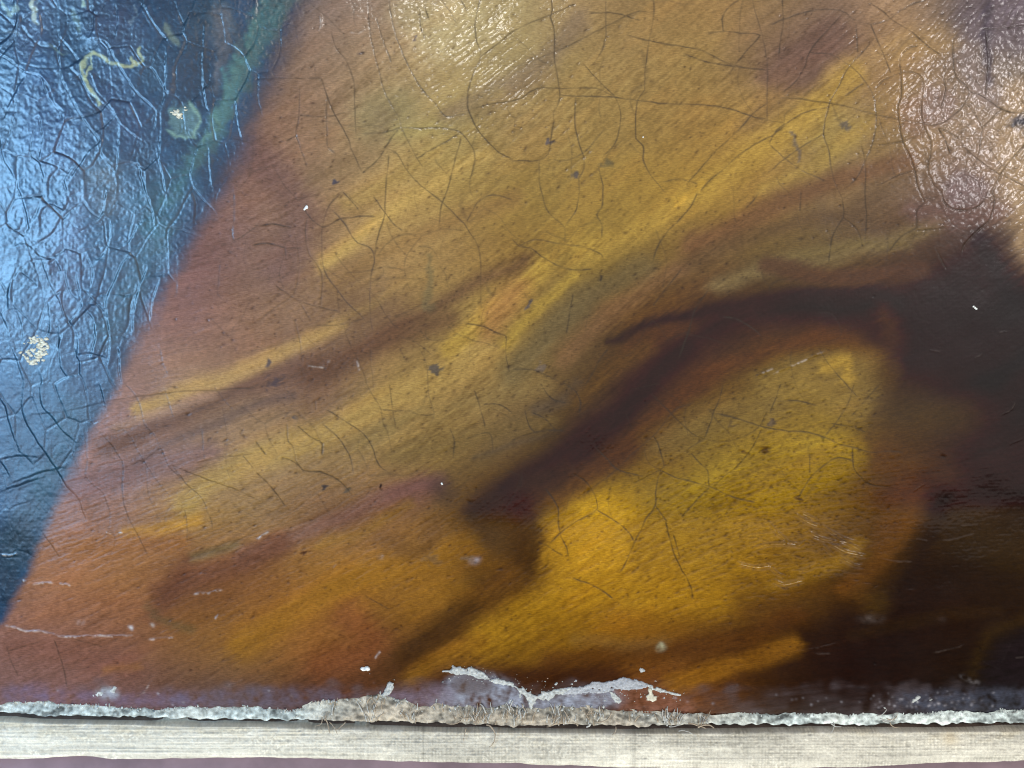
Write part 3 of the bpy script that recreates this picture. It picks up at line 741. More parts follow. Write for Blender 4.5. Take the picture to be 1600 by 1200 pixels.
# chalky specks and paint loss along the lower edge, with a painted-in rim reflection
def patch(pts, col, f, op, h=0.0, grain=0.5):
    sl, m = poly_mask(pts, f); n = np.clip(1 - grain + grain * (0.5 + N3[sl] * .35 + N6[sl] * .35 + N2[sl] * .2), 0, 1.3)
    HT[sl] += h * m; mm = np.clip(m * n * op, 0, 1)[..., None]; ALB[sl] = ALB[sl] * (1 - mm) + np.array(col, np.float32) * mm
band = ss((gy - 1062 + N20 * 5 + N6 * 2) / 14) * np.clip(.42 + .16 * N20 + .10 * D_MED, .1, .8)
band *= 1 - .75 * np.exp(-((gx - 1030) / 60) ** 2)
band = np.clip(band * (1 + .5 * N6), 0, 1) * .42
ALB = ALB * (1 - band[..., None]) + np.array([.100, .084, .092], np.float32) * band[..., None]  # mauve reflection on the down-turned rim, painted into the colour
patch([(148,1082),(160,1075),(182,1077),(184,1090),(160,1094)], (.45,.55,.60), 3, .7, .1)
patch([(120,968),(133,970),(130,975),(120,974)], (.5,.5,.5), 2, .6); patch([(200,978),(208,978),(207,985)], (.6,.6,.6), 1.5, .7); patch([(234,975),(242,975),(240,980)], (.6,.6,.55), 1.5, .6)
patch([(0,1100),(0,1078),(60,1070),(100,1080),(200,1085),(300,1085),(300,1104)], (.16,.12,.19), 7, .6)
patch([(260,1086),(400,1076),(520,1080),(560,1090),(440,1104),(260,1104)], (.12,.11,.16), 6, .5)
patch([(700,1062),(745,1050),(800,1068),(830,1092),(900,1082),(960,1080),(975,1100),(880,1112),(680,1108),(690,1085)], (.30,.34,.42), 5, .8, -.8)
patch([(705,1064),(740,1052),(770,1064),(765,1080),(715,1085)], (.10,.07,.06), 4, .8, -.2)
patch([(590,1085),(620,1080),(700,1070),(700,1105),(600,1095)], (.17,.13,.17), 5, .6)
patch([(960,1078),(1010,1074),(1050,1084),(1085,1100),(1080,1118),(985,1116),(965,1095)], (.20,.085,.05), 4, .8, -.7)
patch([(1000,1082),(1020,1080),(1015,1090)], (.07,.04,.03), 3, .8)
patch([(1338,967),(1360,961),(1385,966),(1380,971),(1345,971)], (.11,.09,.08), 3, .45); patch([(1465,966),(1478,965),(1476,971)], (.11,.09,.09), 3, .35)
patch([(1498,1054),(1508,1056),(1518,1062),(1532,1066),(1528,1070),(1508,1062)], (.24,.23,.24), 1.8, .6, 0, .8)
patch([(1025,1010),(1033,1003),(1042,1012),(1035,1018),(1026,1017)], (.38,.38,.24), 2, .8)
patch([(740,870),(752,872),(745,880),(733,880)], (.30,.28,.3), 3, .7); patch([(590,870),(600,868),(598,874)], (.3,.28,.26), 2, .6)
patch([(1400,1085),(1500,1078),(1620,1082),(1620,1115),(1420,1112)], (.055,.065,.095), 6, .7)
for k in range(120):
    x, y = rng.normal(1430, 60), rng.normal(1098, 7)
    if k > 70: x, y = rng.uniform(0, 1600), rng.normal(1085, 9)
    r = rng.uniform(.8, 2.6); patch([(x - r, y), (x, y - r * .6), (x + r * 1.3, y), (x, y + r)], (.36,.36,.40), 1.1, rng.uniform(.25, .9), .2)

# ------------------------------------------------------------------ relief everywhere
glz = np.clip(BLUE + np.exp(-((gx - 1530) / 130) ** 2 - ((gy - 170) / 170) ** 2) + .75 * np.exp(-((gx - 680) / 110) ** 2 - ((gy - 10) / 60) ** 2), 0, 1)
glz *= 1 - .45 * ss((gy - 520) / 120) * (gx < 500)
HT += (0.045 * PEB + 0.015 * N2 + .05 * N3 * BLUE * ss((330 - gx) / 200)) * glz + .13 * N3 * corner + .05 * PEB * corner + .07 * N3 * np.exp(-((gx - 690) / 100) ** 2 - ((gy - 10) / 70) ** 2) * np.clip(1 + .4 * N20, .3, 2) + (0.045 * D_FINE + 0.025 * D_MED) * (1 - BLUE) * np.clip(lum[..., 0] / .10, .3, 1) + 0.02 * N2 + 0.25 * N20 * .8 + 0.5 * N60
# weave of the canvas telegraphing through
HT += 0.012 * (np.sin(gx * 2 * math.pi / 5.3 + N60 * 2) + np.sin(gy * 2 * math.pi / 5.0 + N60 * 2))
HT = blur(HT, 0.4)

# ------------------------------------------------------------------ materials
def mat(name):
    m = bpy.data.materials.new(name); m.use_nodes = True; nt = m.node_tree
    return m, nt, nt.nodes['Principled BSDF']
def noise_node(nt, scale, detail=4, rough=.6):
    tc = nt.nodes.new('ShaderNodeTexCoord'); n = nt.nodes.new('ShaderNodeTexNoise')
    n.inputs['Scale'].default_value = scale; n.inputs['Detail'].default_value = detail; n.inputs['Roughness'].default_value = rough
    nt.links.new(tc.outputs['Object'], n.inputs['Vector']); return n
def ramp(nt, src, a, b, lo_=.3, hi_=.7):
    r = nt.nodes.new('ShaderNodeMapRange'); r.inputs[1].default_value = lo_; r.inputs[2].default_value = hi_; r.inputs[3].default_value = a; r.inputs[4].default_value = b
    nt.links.new(src, r.inputs[0]); return r.outputs[0]
def attr_mat(name, rough, coat=0.0, crough=.2, spec=.5, bump=0.0, bscale=4000, grain=.12):
    m, nt, p = mat(name)
    a = nt.nodes.new('ShaderNodeAttribute'); a.attribute_name = 'paint'
    n = noise_node(nt, bscale, 3)
    mul = nt.nodes.new('ShaderNodeMix'); mul.data_type = 'RGBA'; mul.blend_type = 'MULTIPLY'; mul.inputs['Factor'].default_value = 1
    cb = nt.nodes.new('ShaderNodeCombineColor'); r = ramp(nt, n.outputs['Fac'], 1 - grain, 1 + grain)
    for i in range(3): nt.links.new(r, cb.inputs[i])
    nt.links.new(a.outputs['Color'], mul.inputs['A']); nt.links.new(cb.outputs['Color'], mul.inputs['B'])
    nt.links.new(mul.outputs['Result'], p.inputs['Base Color'])
    n2 = noise_node(nt, 90, 5); nt.links.new(ramp(nt, n2.outputs['Fac'], rough * .85, rough * 1.2), p.inputs['Roughness'])
    p.inputs['Specular IOR Level'].default_value = spec
    p.inputs['Coat Weight'].default_value = coat; p.inputs['Coat Roughness'].default_value = crough
    if bump:
        b = nt.nodes.new('ShaderNodeBump'); b.inputs['Strength'].default_value = bump; b.inputs['Distance'].default_value = 0.0001
        nt.links.new(n.outputs['Fac'], b.inputs['Height']); nt.links.new(b.outputs['Normal'], p.inputs['Normal'])
    return m
M_PAINT = attr_mat('varnished_oil_paint', .34, .55, .09, .25, .2, 3200, .10)
nt = M_PAINT.node_tree; pb = nt.nodes['Principled BSDF']; at_ = [n for n in nt.nodes if n.bl_idname == 'ShaderNodeAttribute'][0]
nt.links.new(ramp(nt, at_.outputs['Alpha'], .12, .30, 0, 1), pb.inputs['Specular IOR Level'])       # the blue passage keeps a thicker, glossier varnish
nt.links.new(ramp(nt, at_.outputs['Alpha'], .28, .6, 0, 1), pb.inputs['Coat Weight'])
nt.links.new(ramp(nt, at_.outputs['Alpha'], .09, .20, 0, 1), pb.inputs['Coat Roughness'])
tc = nt.nodes.new('ShaderNodeTexCoord'); mp_ = nt.nodes.new('ShaderNodeMapping'); mp_.inputs['Rotation'].default_value = (0, 0, math.radians(-33)); mp_.inputs['Scale'].default_value = (650, 3300, 1)
ng = nt.nodes.new('ShaderNodeTexNoise'); ng.inputs['Scale'].default_value = 1; ng.inputs['Detail'].default_value = 3; ng.inputs['Distortion'].default_value = .3
nt.links.new(tc.outputs['Object'], mp_.inputs['Vector']); nt.links.new(mp_.outputs['Vector'], ng.inputs['Vector'])
mulp = [n for n in nt.nodes if n.bl_idname == 'ShaderNodeMix'][0]; m2 = nt.nodes.new('ShaderNodeMix'); m2.data_type = 'RGBA'; m2.blend_type = 'MULTIPLY'; m2.inputs['Factor'].default_value = 1
cbx = nt.nodes.new('ShaderNodeCombineColor'); rr = ramp(nt, ng.outputs['Fac'], .80, 1.2, .32, .68)
for i_ in range(3): nt.links.new(rr, cbx.inputs[i_])
nt.links.new(mulp.outputs['Result'], m2.inputs['A']); nt.links.new(cbx.outputs['Color'], m2.inputs['B']); nt.links.new(m2.outputs['Result'], pb.inputs['Base Color'])
M_LINEN = attr_mat('raw_linen', .85, 0, .3, .25, .35, 5200, .16)
M_CANVAS = attr_mat('primed_canvas_edge', .8, 0, .3, .3, .5, 4200, .25)
def plain(name, col, rough, var=.25, scale=700, spec=.4, bump=.4, bd=.0002):
    m, nt, p = mat(name); n = noise_node(nt, scale, 6)
    mx = nt.nodes.new('ShaderNodeMix'); mx.data_type = 'RGBA'
    mx.inputs['A'].default_value = (*[c * (1 - var) for c in col], 1); mx.inputs['B'].default_value = (*[min(1, c * (1 + var)) for c in col], 1)
    nt.links.new(ramp(nt, n.outputs['Fac'], 0, 1), mx.inputs['Factor']); nt.links.new(mx.outputs['Result'], p.inputs['Base Color'])
    p.inputs['Roughness'].default_value = rough; p.inputs['Specular IOR Level'].default_value = spec
    b = nt.nodes.new('ShaderNodeBump'); b.inputs['Strength'].default_value = bump; b.inputs['Distance'].default_value = bd
    nt.links.new(n.outputs['Fac'], b.inputs['Height']); nt.links.new(b.outputs['Normal'], p.inputs['Normal'])
    return m
M_GESSO = plain('chalky_gesso', (.50,.55,.54), .75, .42, 1100, .3, 1.0, .0004)
M_GESSO2 = plain('grey_gesso', (.40,.44,.48), .75, .35, 1500, .4, .8)
M_THREAD = plain('tan_flax_thread', (.42,.36,.27), .8, .35, 1200)
M_THREADW = plain('white_flax_thread', (.55,.58,.55), .8, .25, 1200)
M_LINT = plain('white_lint', (.85,.92,.90), .6, .05, 900)
M_DAB = plain('cream_impasto', (.62,.62,.50), .35, .3, 1300, .5, .6)
M_TABLE = plain('mauve_tabletop', (.23,.17,.20), .35, .25, 60, .5, .1)
M_WOOD = plain('stretcher_wood', (.10,.07,.05), .7, .4, 300)

# ------------------------------------------------------------------ objects
def wp(x, y, z=0.0): return ((x - 800) * S, (600 - y) * S, z * S)
def link(name, me, parent=None, m=None):
    o = bpy.data.objects.new(name, me); COL.objects.link(o)
    if m: me.materials.append(m)
    if parent: o.parent = parent
    return o
root = bpy.data.objects.new('oil_painting', None); COL.objects.link(root)
root['label'] = 'old cracked oil painting of a golden robe and blue cloth, its lower edge torn'
root['category'] = 'painting'

YE = [(-150,1100),(0,1102),(60,1098),(110,1098),(200,1108),(300,1108),(400,1106),(430,1110),(480,1108),(510,1097),(540,1091),(600,1087),(625,1094),(650,1102),(700,1104),(800,1107),(900,1108),(950,1110),(1000,1115),(1050,1118),(1200,1118),(1350,1118),(1500,1118),(1600,1113),(1750,1112)]
rag = np.interp(np.arange(X0, X1), np.arange(X0, X1, 3), np.convolve((rng.normal(0, 1.4, len(np.arange(X0, X1, 3))) + np.convolve(rng.normal(0, 6, len(np.arange(X0, X1, 3))), np.ones(9) / 9, 'same')), [.25, .5, .25], 'same'))
def y_edge(x):
    x = np.asarray(x, float); return np.interp(x, [p[0] for p in YE], [p[1] for p in YE]) + np.interp(x, np.arange(X0, X1), rag)
YG = [(-150,1118),(0,1119),(100,1122),(200,1123),(300,1127),(400,1127),(500,1130),(600,1132),(700,1134),(800,1136),(1000,1137),(1200,1135),(1400,1135),(1600,1133),(1750,1132)]
def y_gap(x): return np.interp(x, [p[0] for p in YG], [p[1] for p in YG])

def z_curl(x, y):      # the canvas turns down towards its lower edge
    t = np.clip((y - 1058) / 60.0, 0, 1.6); return -7.5 * t ** 2
STEP = 1.3
xs = np.concatenate([np.arange(-140, -4, 6.0), np.arange(-4, 1604, STEP), np.arange(1604, 1741, 6.0)])
ysn = np.concatenate([np.arange(-140, -4, 6.0), np.arange(-4, 1040, STEP)])
nb = int(75 / STEP) + 1
VX = np.repeat(xs[None, :], len(ysn) + nb, 0); tt = (np.arange(1, nb + 1) / nb)[:, None]
VY = np.vstack([np.repeat(ysn[:, None], len(xs), 1), ysn[-1] + (y_edge(xs)[None, :] - ysn[-1]) * tt])
R_, C_ = VX.shape
VZ = sample(HT, VX, VY) + z_curl(VX, VY)
VC = sample(ALB, VX, VY); VG = sample(np.maximum(BLUE, corner * .35), VX, VY)
P = np.stack([(VX - 800) * S, (600 - VY) * S, VZ * S], -1)
du = np.gradient(P, axis=1); dv = np.gradient(P, axis=0)
NR = np.cross(dv, du); NR /= np.linalg.norm(NR, axis=-1, keepdims=True); NR *= np.sign(NR[..., 2:3])
idx = np.arange(R_ * C_).reshape(R_, C_)
FQ = np.stack([idx[:-1, :-1], idx[1:, :-1], idx[1:, 1:], idx[:-1, 1:]], -1).reshape(-1, 4)
fcx = (VX[:-1, :-1] + STEP / 2).ravel(); fcy = (VY[:-1, :-1] + STEP / 2).ravel()
def inside(pts):
    m = np.zeros((NH, NW), np.float32); sl, v = poly_mask(pts, 1); m[sl] = v; return sample(m, fcx, fcy) > .5
isb = fcx < np.interp(fcy, [p[1] for p in EDGE], [p[0] for p in EDGE])
FOLD = [(945,536),(1000,504),(1080,486),(1150,468),(1220,448),(1330,452),(1400,470),(1440,438),(1490,410),(1520,375),(1550,356),(1575,385),(1605,440),(1745,470),(1745,1080),(1400,1080),(1260,1020),(1330,950),(1400,900),(1440,830),(1465,760),(1430,690),(1445,620),(1400,612),(1372,590),(1400,560),(1395,510),(1300,515),(1180,530),(1100,570),(1030,640),(940,710),(850,780),(770,800),(735,795),(800,745),(900,670),(980,595),(1030,545),(960,535)]
isd = inside(FOLD) & ~isb
def submesh(name, mask, label=None):
    F = FQ[mask]; used = np.unique(F); mp = np.zeros(R_ * C_, np.int64); mp[used] = np.arange(len(used)); F = mp[F]
    me = bpy.data.meshes.new(name); co = P.reshape(-1, 3)[used]
    me.vertices.add(len(used)); me.vertices.foreach_set('co', co.astype(np.float32).ravel())
    me.loops.add(len(F) * 4); me.loops.foreach_set('vertex_index', F.astype(np.int32).ravel())
    me.polygons.add(len(F)); me.polygons.foreach_set('loop_start', np.arange(0, len(F) * 4, 4, dtype=np.int32))
    me.update(calc_edges=True)
    me.polygons.foreach_set('use_smooth', np.ones(len(F), bool))
    at = me.color_attributes.new('paint', 'FLOAT_COLOR', 'POINT')
    cc = np.ones((len(used), 4), np.float32); cc[:, :3] = VC.reshape(-1, 3)[used]; cc[:, 3] = VG.reshape(-1)[used]; at.data.foreach_set('color', cc.ravel())
    me.normals_split_custom_set_from_vertices(NR.reshape(-1, 3)[used].tolist())
    o = link(name, me, root, M_PAINT)
    if label: o['label'] = label
    return o
submesh('blue_cloth_paint', isb, 'heavily cracked dark blue painted cloth with ochre ornament')
submesh('dark_fold_paint', isd, 'dark brown painted shadow of the deep fold')
submesh('golden_robe_paint', ~isb & ~isd, 'ochre and gold painted robe with fine dark cracks')

def grid_mesh(name, PX, PY, PZ, COLR, m, parent=root):
    r, c = PX.shape; co = np.stack([(PX - 800) * S, (600 - PY) * S, PZ * S], -1).reshape(-1, 3); id_ = np.arange(r * c).reshape(r, c)
    F = np.stack([id_[:-1, :-1], id_[1:, :-1], id_[1:, 1:], id_[:-1, 1:]], -1).reshape(-1, 4)
    me = bpy.data.meshes.new(name); me.vertices.add(r * c); me.vertices.foreach_set('co', co.astype(np.float32).ravel())
    me.loops.add(len(F) * 4); me.loops.foreach_set('vertex_index', F.astype(np.int32).ravel())
    me.polygons.add(len(F)); me.polygons.foreach_set('loop_start', np.arange(0, len(F) * 4, 4, dtype=np.int32)); me.update(calc_edges=True)
    me.polygons.foreach_set('use_smooth', np.ones(len(F), bool))
    at = me.color_attributes.new('paint', 'FLOAT_COLOR', 'POINT'); cc = np.ones((r * c, 4), np.float32); cc[:, :3] = np.clip(COLR, 0.005, .95).reshape(-1, 3)
    at.data.foreach_set('color', cc.ravel()); return link(name, me, parent, m)

# cut edge of the original canvas, fluffy with primer, between paint and gap
def smooth1(n, s, sc_=1.0):
    a = rng.standard_normal(n); k = np.exp(-np.linspace(-3, 3, int(6 * s) | 1) ** 2 / 2); a = np.convolve(a, k / k.sum(), 'same'); return a / a.std() * sc_
ex_ = np.arange(-140, 1740, 1.6); nr = 26; t = np.linspace(0, 1, nr)[:, None]
low = y_gap(ex_) - 2.0 + smooth1(len(ex_), 2, 1.0) + smooth1(len(ex_), 12, .8)
top = y_edge(ex_) - 3
EX = np.repeat(ex_[None], nr, 0); EY = top + (low - top) * t
n1 = sample(noise(1.3, 1.3), EX, EY); n2 = sample(noise(3.0, 2.0), EX, EY); n3 = sample(noise(20, 8), EX, EY)
EZ = -6.5 + 1.1 * n3 * (np.abs(EX - 800) < 330) - 1.5 * t - 3 * np.clip(t - .85, 0, 1) + (.18 + .22 * (np.abs(EX - 800) < 320)) * (n1 + n2) + np.sin(EX * 2 * math.pi / 4.6 + n3) * .45
tan = np.clip(np.interp(EX, [-150, 470, 540, 960, 1100, 1180, 1750], [.1, .1, .8, .9, .5, .15, .05]) + n3 * .15, 0, 1)[..., None]
ec = (1 - tan) * np.array([.42, .50, .49]) * (1 + .35 * ss((EX - 1150) / 150))[..., None] * (.8 + .4 * t[..., None]) + tan * np.array([.36, .33, .26])
ec = ec * np.clip(1 + .2 * n1 + .22 * n2 + .2 * n3, .35, 1.7)[..., None]
dirt = ss((sample(noise(5, 3), EX, EY) - .9) / 1.2)[..., None]; ec = ec * (1 - .6 * dirt)
canvas_edge = grid_mesh('canvas_edge', EX, EY, EZ, ec, M_CANVAS); canvas_edge['label'] = 'pale frayed cut edge of the canvas under the paint'

# lining linen wrapped over the stretcher
YL = [(-150,1192),(0,1188),(60,1186),(105,1183),(140,1184),(170,1188),(220,1188),(300,1187),(400,1185),(500,1187),(600,1190),(700,1193),(800,1195),(900,1198),(960,1201),(1200,1203),(1350,1200),(1500,1193),(1600,1190),(1750,1188)]
lx = np.arange(-140, 1740, 1.05); ymax = np.interp(lx, [p[0] for p in YL], [p[1] for p in YL]) + 2.5 + smooth1(len(lx), 8, .5); y0 = y_gap(lx) - 14
na = 96; prof_t = np.linspace(0, 1, na)[:, None]; drop = np.linspace(0, 1, 20)[1:, None]
ya = y0 + (ymax - y0) * prof_t
LX = np.repeat(lx[None], na + 19, 0)
LY = np.vstack([ya, ymax + 1.5 * np.sin(drop * math.pi / 2)])
dg = ya - y_gap(lx)[None]
deep = np.clip(np.interp(lx, [-150,20,60,230,260,400,520,570,580,640,650,720,740,860,1050,1090,1200,1260,1370,1420,1600,1750], [.6,.6,1,1,.4,.5,.5,.4,.8,.8,1,1,.8,.95,1,1,.9,.5,.8,.8,.6,.5]) + smooth1(len(lx), 20, .08), .1, 1.2)
bul = -9 - 26 * deep[None] * (1 - ss((dg - 3) / 9)) + 2.0 * np.sin(np.clip(dg / 50, 0, 1) * math.pi) - 26 * np.clip(prof_t - .82, 0, 1) ** 1.5 * 3
LZ = np.vstack([bul, bul[-1] - 80 * drop])
wv = np.clip(np.interp(LX, [-150, 350, 650, 1750], [.2, .3, 1, 1]), 0, 1)
SY = LY - 80
nA = sample(noise(45, .9, 0), LX, SY); nB = sample(noise(1.2, 4, 0), LX, SY); nC = sample(noise(1.1, 1.1), LX, SY); nD = sample(noise(50, 12), LX, SY); nE = sample(noise(3, 2), LX, SY); nF = sample(noise(9, 5), LX, SY)
jx = smooth1(len(lx), 3, .13)[None] + smooth1(len(lx), 30, .5)[None]
ux = LX / 5.4 + jx + nF * .10; uy = LY / 4.6 + nD * .25 + nA * .08
wx_ = np.abs(np.sin(ux * math.pi)) ** .6; wy_ = np.abs(np.sin(uy * math.pi)) ** .6; wea = wx_ * wy_
pit = ss((nC + .5 * nE - .9) / 1.2)
wm = np.clip(.75 + .4 * nF, .15, 1.2) * wv
LZ = LZ + .55 * wea * wm + .30 * nA * (1.3 - .7 * wv) + .04 * nB * wv + .22 * nC + .25 * nE - .5 * pit
lb = np.array([.69, .69, .59]) * (np.clip(1 + .07 * nA * (1.7 - wv) + .03 * nB * wv + .06 * nC + .07 * nD + .05 * nE - .25 * pit + .22 * ss((nC * nF - .5) / 1.0), .4, 1.5) * (1 - .25 * wm * (1 - wea)))[..., None]  # bright specks put the weave's highlights into the colour
yel = np.exp(-((LX - 1487) / 14) ** 2 - ((LY - 1155) / 12) ** 2)[..., None]; lb = lb * (1 - yel * .5) + np.array([.58, .46, .24]) * yel * .5
tn = ss((1160 - LY + nE * 5 + nF * 6) / 34)[..., None] * .55; lb = lb * (1 - tn) + lb * np.array([.80, .74, .62]) * tn
for (x, wdt, a) in [(661,1.2,.30),(992,4,.22),(853,1.5,.15),(877,1,.15)]: lb = lb * (1 - a * np.exp(-((LX - x) / wdt) ** 2))[..., None]
lining = grid_mesh('lining_linen', LX, LY, LZ, lb, M_LINEN); lining['label'] = 'pale linen lining strip wrapped over the stretcher edge'

# stretcher bar in the dark behind the linen
import bmesh
def box_mesh(name, a, b):
    bm = bmesh.new(); bmesh.ops.create_cube(bm, size=1)
    for v in bm.verts: v.co = Vector([(a[i] + b[i]) / 2 + v.co[i] * (b[i] - a[i]) for i in range(3)])
    bmesh.ops.bevel(bm, geom=bm.edges[:], offset=.0006, segments=2, affect='EDGES'); me = bpy.data.meshes.new(name); bm.to_mesh(me); bm.free(); return me
link('stretcher_bar', box_mesh('stretcher_bar', (-.185, wp(0, 1180)[1], -.0185), (.185, wp(0, 1000)[1], -.0042)), root, M_WOOD)

# crumbs and flakes
def blob(bm, x, y, z, rx, ry, rz, rot=0, sub=1, rough=.3):
    r = bmesh.ops.create_icosphere(bm, subdivisions=sub, radius=1); c, s = math.cos(rot), math.sin(rot)
    for v in r['verts']:
        k = 1 + random.uniform(-rough, rough); px, py = v.co.x * rx * k, v.co.y * ry * k
        v.co = Vector(wp(x + px * c - py * s, y - px * s - py * c, z + v.co.z * rz * (1 + random.uniform(-rough, rough))))
def surf(x, y):
    return float(sample(HT, np.float32(x), np.float32(y))) + float(z_curl(x, np.float32(y)))
def crumbs(pts, n, r0, r1, spread, m, name, label=None, stuff=False, sub=1):
    bm = bmesh.new(); L = spline(pts, 2.0)
    for k in range(n):
        p = L[random.randrange(len(L))]; x, y = p[0] + random.gauss(0, spread), p[1] + random.gauss(0, spread * .6); r = random.uniform(r0, r1)
        blob(bm, x, y, surf(x, y) + r * .15, r * random.uniform(.8, 1.6), r * .8, r * .45, random.uniform(-.6, .6), sub, .35)
    me = bpy.data.meshes.new(name); bm.to_mesh(me); bm.free()
    for p in me.polygons: p.use_smooth = True
    o = link(name, me, root, m)
    if label: o['label'] = label
    if stuff: o['kind'] = 'stuff'
    return o
def plate(pts, th, m, name='gesso_flake', label=None, f=.8, step=1.15, rough=1.0):
    """a ragged thin crust lying on the surface, thick in the middle, crumbling at its rim"""
    sl, mk = poly_mask(pts, f); x, y = gx[sl], gy[sl]; M = np.zeros((NH, NW), np.float32); M[sl] = mk
    xx, yy = np.meshgrid(np.arange(x.min(), x.max(), step), np.arange(y.min(), y.max(), step))
    v = sample(M, xx, yy) + .20 * sample(N2, xx, yy) + .13 * sample(N3, xx, yy); inn = v > .45
    z = sample(HT, xx, yy) + z_curl(xx, yy) - .4 + th * ss((v - .3) / .5) + rough * (.28 * sample(N2, xx + 7, yy) + .25 * sample(N3, xx, yy + 9)) * (v > .6)
    r, c = xx.shape; keep = (inn[:-1, :-1].astype(int) + inn[1:, :-1] + inn[1:, 1:] + inn[:-1, 1:]) >= 2
    bm = bmesh.new(); vs = {}
    def V(j, i):
        if (j, i) not in vs:
            vs[(j, i)] = bm.verts.new(wp(xx[j, i] + random.uniform(-.3, .3), yy[j, i] + random.uniform(-.3, .3), z[j, i] if inn[j, i] else z[j, i] - th))
        return vs[(j, i)]
    for j, i in zip(*np.nonzero(keep)): bm.faces.new((V(j, i), V(j + 1, i), V(j + 1, i + 1), V(j, i + 1)))
    if not vs: bm.free(); return
    me = bpy.data.meshes.new(name); bm.normal_update(); bm.to_mesh(me); bm.free()
    for p in me.polygons: p.use_smooth = True
    o = link(name, me, root, m)
    if label: o['label'] = label
plate([(688,1051),(694,1046),(704,1047),(708,1042),(718,1041),(727,1045),(733,1042),(742,1044),(752,1049),(764,1057),(767,1062),(757,1061),(748,1061),(738,1056),(727,1053),(715,1054),(703,1051)], 2.2, M_GESSO, label='thick white gesso crust on the crest of the tear')
plate([(765,1063),(775,1059),(784,1062),(802,1067),(803,1074),(788,1070),(772,1068)], 1.5, M_GESSO)
plate([(798,1068),(812,1075),(816,1071),(824,1081),(836,1087),(845,1085),(846,1078),(858,1081),(866,1078),(880,1075),(895,1074),(880,1084),(868,1086),(862,1093),(850,1096),(840,1092),(834,1098),(832,1109),(828,1107),(825,1095),(815,1084)], 1.8, M_GESSO, label='broad forked white gesso patch left in the loss')
plate([(880,1074),(905,1073),(917,1070),(925,1063),(945,1066),(958,1063),(978,1059),(1000,1063),(1015,1070),(1010,1075),(985,1078),(960,1078),(945,1083),(920,1083),(880,1086)], 1.6, M_GESSO2, label='grey-white gesso ridge at the top of the loss')
plate([(1005,1065),(1020,1071),(1042,1079),(1066,1086),(1064,1089),(1040,1083),(1015,1076)], 1.4, M_GESSO, label='thin white gesso line running out to the right')
plate([(952,1080),(962,1084),(973,1098),(968,1101),(957,1092)], 1.5, M_GESSO)
plate([(1012,1075),(1018,1075),(1020,1084),(1028,1088),(1026,1096),(1018,1097),(1009,1088),(1014,1084)], 2.2, M_DAB, label='cream gesso chip below the ridge')
plate([(998,1047),(1006,1044),(1010,1049),(1002,1051)], 1.5, M_GESSO)
plate([(606,1067),(617,1066),(615,1076),(607,1088),(595,1087),(600,1079)], 2.2, M_GESSO, label='pale upright gesso stub above the fringe')
plate([(561,1045),(567,1041),(571,1042),(577,1042),(578,1047),(566,1050)], 2.6, M_LINT, label='single bright white gesso chip above the frayed edge')
plate([(148,1085),(154,1080),(163,1084),(160,1089),(150,1088)], .8, M_GESSO); plate([(171,1080),(176,1076),(182,1079),(179,1084)], .8, M_GESSO)
plate([(1432,1090),(1436,1087),(1438,1091),(1434,1094)], 1, M_GESSO); plate([(1424,1100),(1428,1094),(1430,1098)], 1, M_GESSO)
plate([(1449,1096),(1456,1092),(1463,1091),(1458,1096)], 1, M_GESSO); plate([(1380,1106),(1386,1105),(1384,1109)], 1, M_GESSO)
crumbs([(700,1048),(900,1080),(1060,1088)], 120, .5, 1.1, 10, M_GESSO, 'gesso_crumbs', 'fine white gesso crumbs scattered round the tear', True, 1)

# primer fluff along the paint's ragged lower rim
bm = bmesh.new()
for k in range(600):
    x = random.uniform(-20, 1620); dens = 1.0
    y = float(y_edge(x)) + random.gauss(1.0, 1.6)
    if 520 < x < 1100: y += random.gauss(2, 3)
    r = random.uniform(.5, 1.6); blob(bm, x, y, float(z_curl(x, y)) + random.uniform(-1.2, 1.0), r * random.uniform(.6, 1.4), r * random.uniform(.8, 2.0), r, random.uniform(-.5, .5), 1, .4)
me = bpy.data.meshes.new('primer_crumbs'); bm.to_mesh(me); bm.free(); o = link('primer_crumbs', me, root, M_GESSO); o['kind'] = 'stuff'; o['label'] = 'white primer crumbs along the ragged rim of the paint'

# threads
def tube(bm, pts, r, seg=5, taper=.5):
    L = [Vector(wp(*p)) for p in pts]; rings = []
    for i, p in enumerate(L):
        d = (L[min(i + 1, len(L) - 1)] - L[max(i - 1, 0)]).normalized(); a = d.cross(Vector((0, 0, 1)))
        a = a.normalized() if a.length > 1e-4 else Vector((1, 0, 0)); b = d.cross(a)
        rr = r * S * (1 - (1 - taper) * i / (len(L) - 1))
        rings.append([bm.verts.new(p + rr * (math.cos(2 * math.pi * k / seg) * a + math.sin(2 * math.pi * k / seg) * b)) for k in range(seg)])
    for A_, B_ in zip(rings[:-1], rings[1:]):
        for k in range(seg): bm.faces.new((A_[k], A_[(k + 1) % seg], B_[(k + 1) % seg], B_[k]))
    bm.faces.new(rings[0][::-1]); bm.faces.new(rings[-1])
def hair(bm, x, y, z, ang, ln, r, curl=.25, n=6, droop=0.0):
    p = [(x, y, z)]; a = ang; c = random.gauss(0, curl)
    for i in range(n):
        a += c + random.gauss(0, curl * .6); s = ln / n
        p.append((p[-1][0] + s * math.cos(a), p[-1][1] + s * math.sin(a), p[-1][2] + droop * s + random.gauss(0, .3)))
    tube(bm, p, r)
def finish(bm, name, m, label=None, stuff=False):
    me = bpy.data.meshes.new(name); bm.normal_update(); bm.to_mesh(me); bm.free()
    for p in me.polygons: p.use_smooth = True
    o = link(name, me, root, m)
    if label: o['label'] = label
    if stuff: o['kind'] = 'stuff'
    return o
clump = lambda x: math.sin(x / 23.0) * .5 + math.sin(x / 9.3 + 2) * .5 + math.sin(x / 61.0 + 1) * .4
